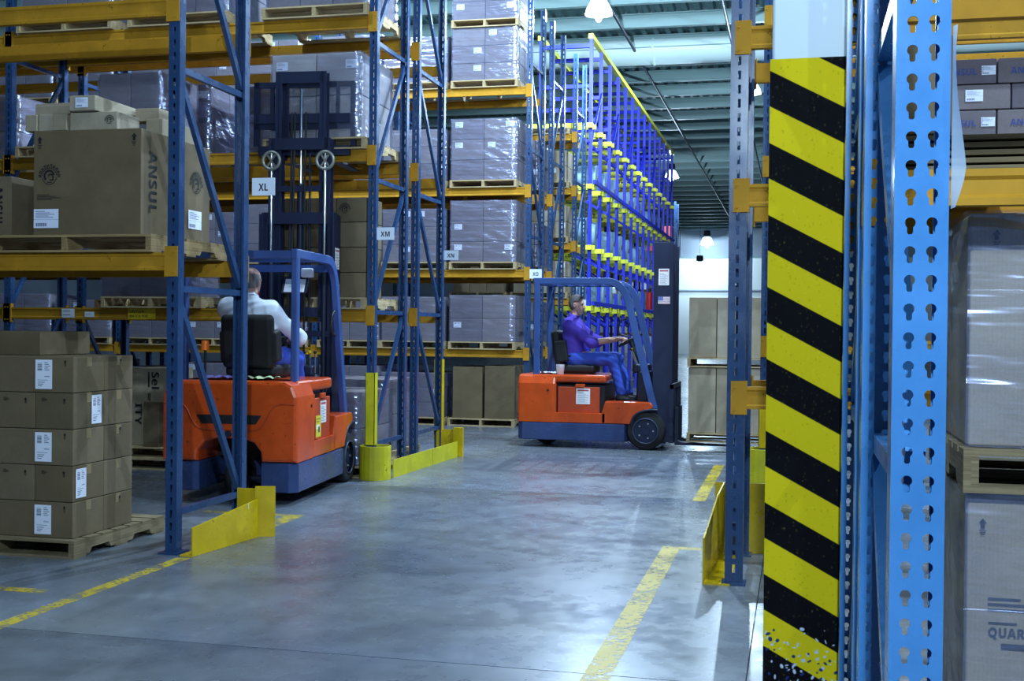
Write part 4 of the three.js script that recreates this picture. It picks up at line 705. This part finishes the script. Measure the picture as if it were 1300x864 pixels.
// ---------------------------------------------------------------- people: distance fields meshed with surface nets
function surf(f, lo, hi, c) {
  const n = [0, 1, 2].map(k => Math.ceil((hi[k] - lo[k]) / c) + 1), [nx, ny, nz] = n, val = new Float32Array(nx * ny * nz), id = new Int32Array(nx * ny * nz).fill(-1);
  for (let k = 0, i = 0; k < nz; k++) for (let j = 0; j < ny; j++) for (let q = 0; q < nx; q++, i++) val[i] = f(lo[0] + q * c, lo[1] + j * c, lo[2] + k * c);
  const P = [], I = [], off = [0, 1, nx, nx + 1, nx * ny, nx * ny + 1, nx * ny + nx, nx * ny + nx + 1];
  for (let k = 0; k < nz - 1; k++) for (let j = 0; j < ny - 1; j++) for (let q = 0; q < nx - 1; q++) {
    const i = (k * ny + j) * nx + q; let m = 0; for (let e = 0; e < 8; e++) if (val[i + off[e]] < 0) m |= 1 << e; if (!m || m === 255) continue;
    let s = 0, x = 0, y = 0, z = 0;
    for (let a = 0; a < 8; a++) for (const d of [1, 2, 4]) { if (a & d) continue; const b2 = a | d, va = val[i + off[a]], vb = val[i + off[b2]]; if ((va < 0) === (vb < 0)) continue; const t = va / (va - vb); s++; x += (a & 1) + (d === 1 ? t : 0); y += ((a >> 1) & 1) + (d === 2 ? t : 0); z += ((a >> 2) & 1) + (d === 4 ? t : 0); }
    id[i] = P.length / 3; P.push(lo[0] + (q + x / s) * c, lo[1] + (j + y / s) * c, lo[2] + (k + z / s) * c);
  }
  const quad = (a, b, d, e, flip) => { if (a < 0 || b < 0 || d < 0 || e < 0) return; flip ? I.push(a, e, d, a, d, b) : I.push(a, b, d, a, d, e); };
  const sy = nx, sz = nx * ny;
  for (let k = 1; k < nz - 1; k++) for (let j = 1; j < ny - 1; j++) for (let q = 1; q < nx - 1; q++) {
    const i = (k * ny + j) * nx + q, v = val[i] < 0;
    if (v !== val[i + 1] < 0) quad(id[i - sy - sz], id[i - sz], id[i], id[i - sy], !v);
    if (v !== val[i + sy] < 0) quad(id[i - 1 - sz], id[i - 1], id[i], id[i - sz], !v);
    if (v !== val[i + sz] < 0) quad(id[i - 1 - sy], id[i - sy], id[i], id[i - 1], !v);
  }
  const g = new THREE.BufferGeometry(); g.setAttribute('position', new THREE.Float32BufferAttribute(P, 3)); g.setIndex(I); g.computeVertexNormals(); g.setAttribute('uv', new THREE.Float32BufferAttribute(new Float32Array(P.length / 3 * 2), 2)); return g;
}
const smin = (a, b, k) => { const h = Math.max(k - Math.abs(a - b), 0) / k; return Math.min(a, b) - h * h * k * 0.25; };
function cone(a, b, ra, rb) { const d = [b[0] - a[0], b[1] - a[1], b[2] - a[2]], L = d[0] * d[0] + d[1] * d[1] + d[2] * d[2] || 1e-9; return (x, y, z) => { let t = ((x - a[0]) * d[0] + (y - a[1]) * d[1] + (z - a[2]) * d[2]) / L; t = t < 0 ? 0 : t > 1 ? 1 : t; return Math.hypot(x - a[0] - d[0] * t, y - a[1] - d[1] * t, z - a[2] - d[2] * t) - (ra + (rb - ra) * t); }; }
const join = (l, k) => (x, y, z) => { let d = 9; for (const f of l) d = smin(d, f(x, y, z), k); return d; };
const ell = (c, r) => (x, y, z) => { const k = Math.hypot((x - c[0]) / r[0], (y - c[1]) / r[1], (z - c[2]) / r[2]); return (k - 1) * Math.min(...r); };
const lerp3 = (a, b, t) => a.map((v, i) => v + (b[i] - v) * t), add3 = (a, b) => a.map((v, i) => v + b[i]);
function bounds(pts, m) { return [[0, 1, 2].map(k => Math.min(...pts.map(p => p[k])) - m), [0, 1, 2].map(k => Math.max(...pts.map(p => p[k])) + m)]; }
function person(label, pos, turn, J, C) {
  const t = thing('person', label, 'person', pos, turn), { pelvis, chest, neck, head, sh, el, wr, hip, kn, an, yaw = 0, tilt = 0 } = J;
  const torso = [cone(add3(pelvis, [0, 0, -0.09]), add3(chest, [0, 0, -0.085]), 0.135, 0.13), cone(add3(pelvis, [0, 0, 0.09]), add3(chest, [0, 0, 0.085]), 0.135, 0.13), cone(sh[0], sh[1], 0.085, 0.085), cone(chest, neck, 0.11, 0.065)];
  const arm = s => [cone(sh[s], el[s], 0.068, 0.05)], fore = s => [cone(el[s], wr[s], 0.05, 0.033)];
  const leg = s => [cone(hip[s], kn[s], 0.1, 0.068), cone(kn[s], an[s], 0.066, 0.046)];
  const neckF = cone(neck, add3(head, [-0.015, -0.05, 0]), 0.062, 0.058);
  const foot = s => cone(add3(an[s], [-0.03, -0.06, 0]), add3(an[s], [0.17, -0.075, 0]), 0.045, 0.036);
  const all = join([...torso, ...arm(0), ...arm(1), ...fore(0), ...fore(1), ...leg(0), ...leg(1), neckF, foot(0), foot(1)], 0.05);
  const pts = [pelvis, chest, neck, ...sh, ...el, ...wr, ...hip, ...kn, ...an, ...an.map(a => add3(a, [0.2, -0.1, 0]))];
  const geos = [surf(all, ...bounds(pts, 0.2), 0.013)];
  // head, in its own frame: x forward
  const cy = Math.cos(yaw), sy = Math.sin(yaw), ct = Math.cos(tilt), st = Math.sin(tilt);
  const toW = ([x, y, z]) => { const a = x * ct - y * st, b = x * st + y * ct; return [head[0] + a * cy + z * sy, head[1] + b, head[2] - a * sy + z * cy]; };
  const headF = (x, y, z) => {
    let d = ell([-0.012, 0.035, 0], [0.1, 0.105, 0.082])(x, y, z);
    d = smin(d, ell([0.025, -0.045, 0], [0.072, 0.085, 0.062])(x, y, z), 0.04);
    d = smin(d, cone([0.05, -0.1, 0], [0.066, -0.108, 0], 0.026, 0.022)(x, y, z), 0.03);                  // chin
    d = smin(d, cone([0.085, 0.02, 0], [0.112, -0.028, 0], 0.009, 0.016)(x, y, z), 0.015);                 // nose
    d = smin(d, cone([0.074, 0.036, -0.04], [0.074, 0.036, 0.04], 0.015, 0.015)(x, y, z), 0.018);          // brow
    for (const s of [-1, 1]) { d = Math.max(d, -(Math.hypot(x - 0.098, y - 0.012, z - s * 0.033) - 0.017)); d = smin(d, Math.max(ell([-0.012, 0.0, s * 0.084], [0.026, 0.036, 0.012])(x, y, z), -(Math.hypot(x + 0.004, y, z - s * 0.098) - 0.012)), 0.008); }
    d = smin(d, cone([0.082, -0.062, -0.018], [0.082, -0.062, 0.018], 0.011, 0.011)(x, y, z), 0.01); d = Math.max(d, -(cone([0.098, -0.066, -0.022], [0.098, -0.066, 0.022], 0.0035, 0.0035)(x, y, z)));
    return d;
  };
  const move = g => { const p = g.attributes.position; for (let i = 0; i < p.count; i++) { const w = toW([p.getX(i), p.getY(i), p.getZ(i)]); p.setXYZ(i, ...w); } g.computeVertexNormals(); return g; };
  geos.push(move(surf(headF, [-0.16, -0.17, -0.13], [0.16, 0.18, 0.13], 0.0055)));
  // hands closed on the wheel: palm, four unequal fingers, thumb
  for (const s of [0, 1]) {
    const d = [0, 1, 2].map(k => wr[s][k] - el[s][k]), L = Math.hypot(...d), u = d.map(v => v / L), q = s ? 1 : -1;
    const side = [0, 0, 1], dn = [u[1] * 0 + 0.25, -1, 0]; const nn = Math.hypot(...dn), w = dn.map(v => v / nn);
    const at = (a, b, c) => [0, 1, 2].map(k => wr[s][k] + u[k] * a + w[k] * b + side[k] * c);
    const fs = [cone(at(-0.03, 0, 0), at(0.02, 0.002, 0), 0.031, 0.026), cone(at(0.02, 0.0, -0.028), at(0.085, 0.004, -0.03), 0.018, 0.015), cone(at(0.02, 0.0, 0.028), at(0.085, 0.004, 0.03), 0.018, 0.015), cone(at(0.03, 0, 0), at(0.085, 0.002, 0), 0.019, 0.016)];
    const fl = [[-0.033, 0.03], [-0.011, 0.036], [0.011, 0.034], [0.033, 0.026]];
    for (const [c, l] of fl) { const k = c * q; fs.push(cone(at(0.082, 0.002, k), at(0.082 + l, 0.02, k), 0.0105, 0.0095), cone(at(0.082 + l, 0.02, k), at(0.088 + l * 0.7, 0.05, k), 0.0095, 0.009), cone(at(0.088 + l * 0.7, 0.05, k), at(0.07, 0.06, k), 0.009, 0.008)); }
    fs.push(cone(at(0.015, 0.005, -0.032 * q), at(0.05, 0.025, -0.055 * q), 0.014, 0.012), cone(at(0.05, 0.025, -0.055 * q), at(0.085, 0.04, -0.045 * q), 0.011, 0.009));
    const hp = [at(-0.05, 0, 0), at(0.15, 0, 0.06), at(0.15, 0.09, -0.06), at(0, 0, -0.08), at(0, 0, 0.08)];
    geos.push(surf(join(fs, 0.008), ...bounds(hp, 0.04), 0.0055));
  }
  const body = put('body', merge(geos), C.skin, t);
  for (const s of [-1, 1]) put('eye', new THREE.SphereGeometry(0.011, 10, 8).translate(...toW([0.084, 0.012, s * 0.033])), M.black, body);
  // hair hugs the skull
  const hairF = (x, y, z) => {
    const h = headF(x, y, z), d = Math.max(h - C.hairT, -h - 0.004);
    return C.bald ? Math.max(d, x - (y < 0.02 ? -0.03 : 0.0), y - 0.075, -0.075 - y) : Math.max(d, x - 0.035 - (y - 0.05) * 0.4, Math.min(0.055 - y, Math.max(x + 0.025, -0.085 - y)));
  };
  put('hair', move(surf(hairF, [-0.17, -0.17, -0.14], [0.17, 0.19, 0.14], 0.0055)), C.hair, t);
  // clothes: the same field, inflated and cut at the hems
  const up = [0, 1, 2].map(k => chest[k] - pelvis[k]), uL = Math.hypot(...up), hem = (x, y, z) => -((x - pelvis[0]) * up[0] + (y - pelvis[1]) * up[1] + (z - pelvis[2]) * up[2]) / uL - 0.02;
  const sleeveEnd = s => { const e = lerp3(el[s], wr[s], C.sleeve); return [cone(el[s], e, 0.056, 0.046)]; };
  const shirtJ = join([...torso.map(f => f), ...arm(0), ...arm(1), ...sleeveEnd(0), ...sleeveEnd(1)], 0.05);
  const fold = (x, y, z) => 0.004 * Math.sin(x * 38 + y * 30) * Math.sin(y * 44 - z * 27 + 1.3);
  const neckCut = (x, y, z) => 0.075 - Math.hypot(x - head[0] + 0.01, y - (neck[1] + 0.055), z - head[2]);
  put('shirt', surf((x, y, z) => Math.max(shirtJ(x, y, z) - 0.016 + fold(x, y, z), hem(x, y, z), neckCut(x, y, z)), ...bounds([pelvis, chest, neck, ...sh, ...el, ...wr], 0.2), 0.012), C.shirt, t);
  put('collar', new THREE.TorusGeometry(0.07, 0.014, 8, 24).rotateX(Math.PI / 2).rotateZ(-0.25).translate(neck[0] + 0.004, neck[1] + 0.02, neck[2]), C.shirt, t);
  const hemLeg = s => (x, y, z) => an[s][1] - 0.01 - y;
  const legJ = join([...leg(0), ...leg(1), cone(hip[0], hip[1], 0.12, 0.12), torso[0], torso[1]], 0.05);
  put('trousers', surf((x, y, z) => Math.max(legJ(x, y, z) - 0.018 + fold(x, y, z), -hem(x, y, z) - 0.05, Math.min(hemLeg(0)(x, y, z), hemLeg(1)(x, y, z))), ...bounds([pelvis, chest, ...hip, ...kn, ...an], 0.2), 0.012), C.trousers, t);
  put('belt', surf((x, y, z) => { const h = hem(x, y, z); return Math.max(join(torso.slice(0, 2), 0.05)(x, y, z) - 0.024, h - 0.005, -h - 0.03); }, ...bounds([pelvis], 0.26), 0.012), M.black, t);
  for (const s of [0, 1]) { put('shoe', surf((x, y, z) => Math.max(smin(foot(s)(x, y, z), cone(an[s], add3(an[s], [-0.01, -0.06, 0]), 0.045, 0.045)(x, y, z), 0.03) - 0.012, an[s][1] - 0.115 - y), ...bounds([an[s], add3(an[s], [0.2, -0.1, 0])], 0.1), 0.009), C.shoe, t); }
  return t;
}
const jeans = mat('#2f4fb8', 0.85);
person('man in a purple shirt and blue jeans driving the side-on forklift', T2, 0, {
  pelvis: [0.68, 1.235, 0], chest: [0.66, 1.6, 0], neck: [0.655, 1.765, 0], head: [0.7, 1.925, 0], yaw: R(-6), tilt: R(-6),
  sh: [[0.64, 1.665, -0.2], [0.64, 1.655, 0.2]], el: [[0.96, 1.42, -0.24], [0.96, 1.41, 0.24]], wr: [[1.27, 1.465, -0.15], [1.28, 1.465, 0.15]],
  hip: [[0.72, 1.19, -0.1], [0.72, 1.19, 0.1]], kn: [[1.25, 1.19, -0.13], [1.24, 1.19, 0.15]], an: [[1.42, 0.72, -0.12], [1.36, 0.72, 0.17]],
}, { skin: mat('#b98a78', 0.6), hair: mat('#565050', 0.9), hairT: 0.01, shirt: mat('#4a35a8', 0.85), sleeve: 0.12, trousers: jeans, shoe: mat('#20242e', 0.6) });
person('man in a white shirt sitting in the forklift seen from behind', T1, T1r, {
  pelvis: [0.68, 1.36, -0.04], chest: [0.66, 1.68, -0.06], neck: [0.69, 1.85, -0.07], head: [0.735, 2.0, -0.07], yaw: R(-10), tilt: R(-8),
  sh: [[0.66, 1.755, -0.27], [0.66, 1.73, 0.14]], el: [[0.9, 1.48, -0.33], [0.94, 1.48, 0.33]], wr: [[1.26, 1.48, -0.16], [1.26, 1.47, 0.17]],
  hip: [[0.72, 1.31, -0.12], [0.72, 1.31, 0.1]], kn: [[1.25, 1.27, -0.14], [1.22, 1.27, 0.2]], an: [[1.42, 0.82, -0.12], [1.36, 0.8, 0.2]],
}, { skin: mat('#a87f76', 0.6), hair: mat('#77706f', 0.9), hairT: 0.006, bald: true, shirt: mat('#dfe8f6', 0.85), sleeve: 0.5, trousers: jeans, shoe: mat('#20242e', 0.6) });

renderer.render(scene, camera);
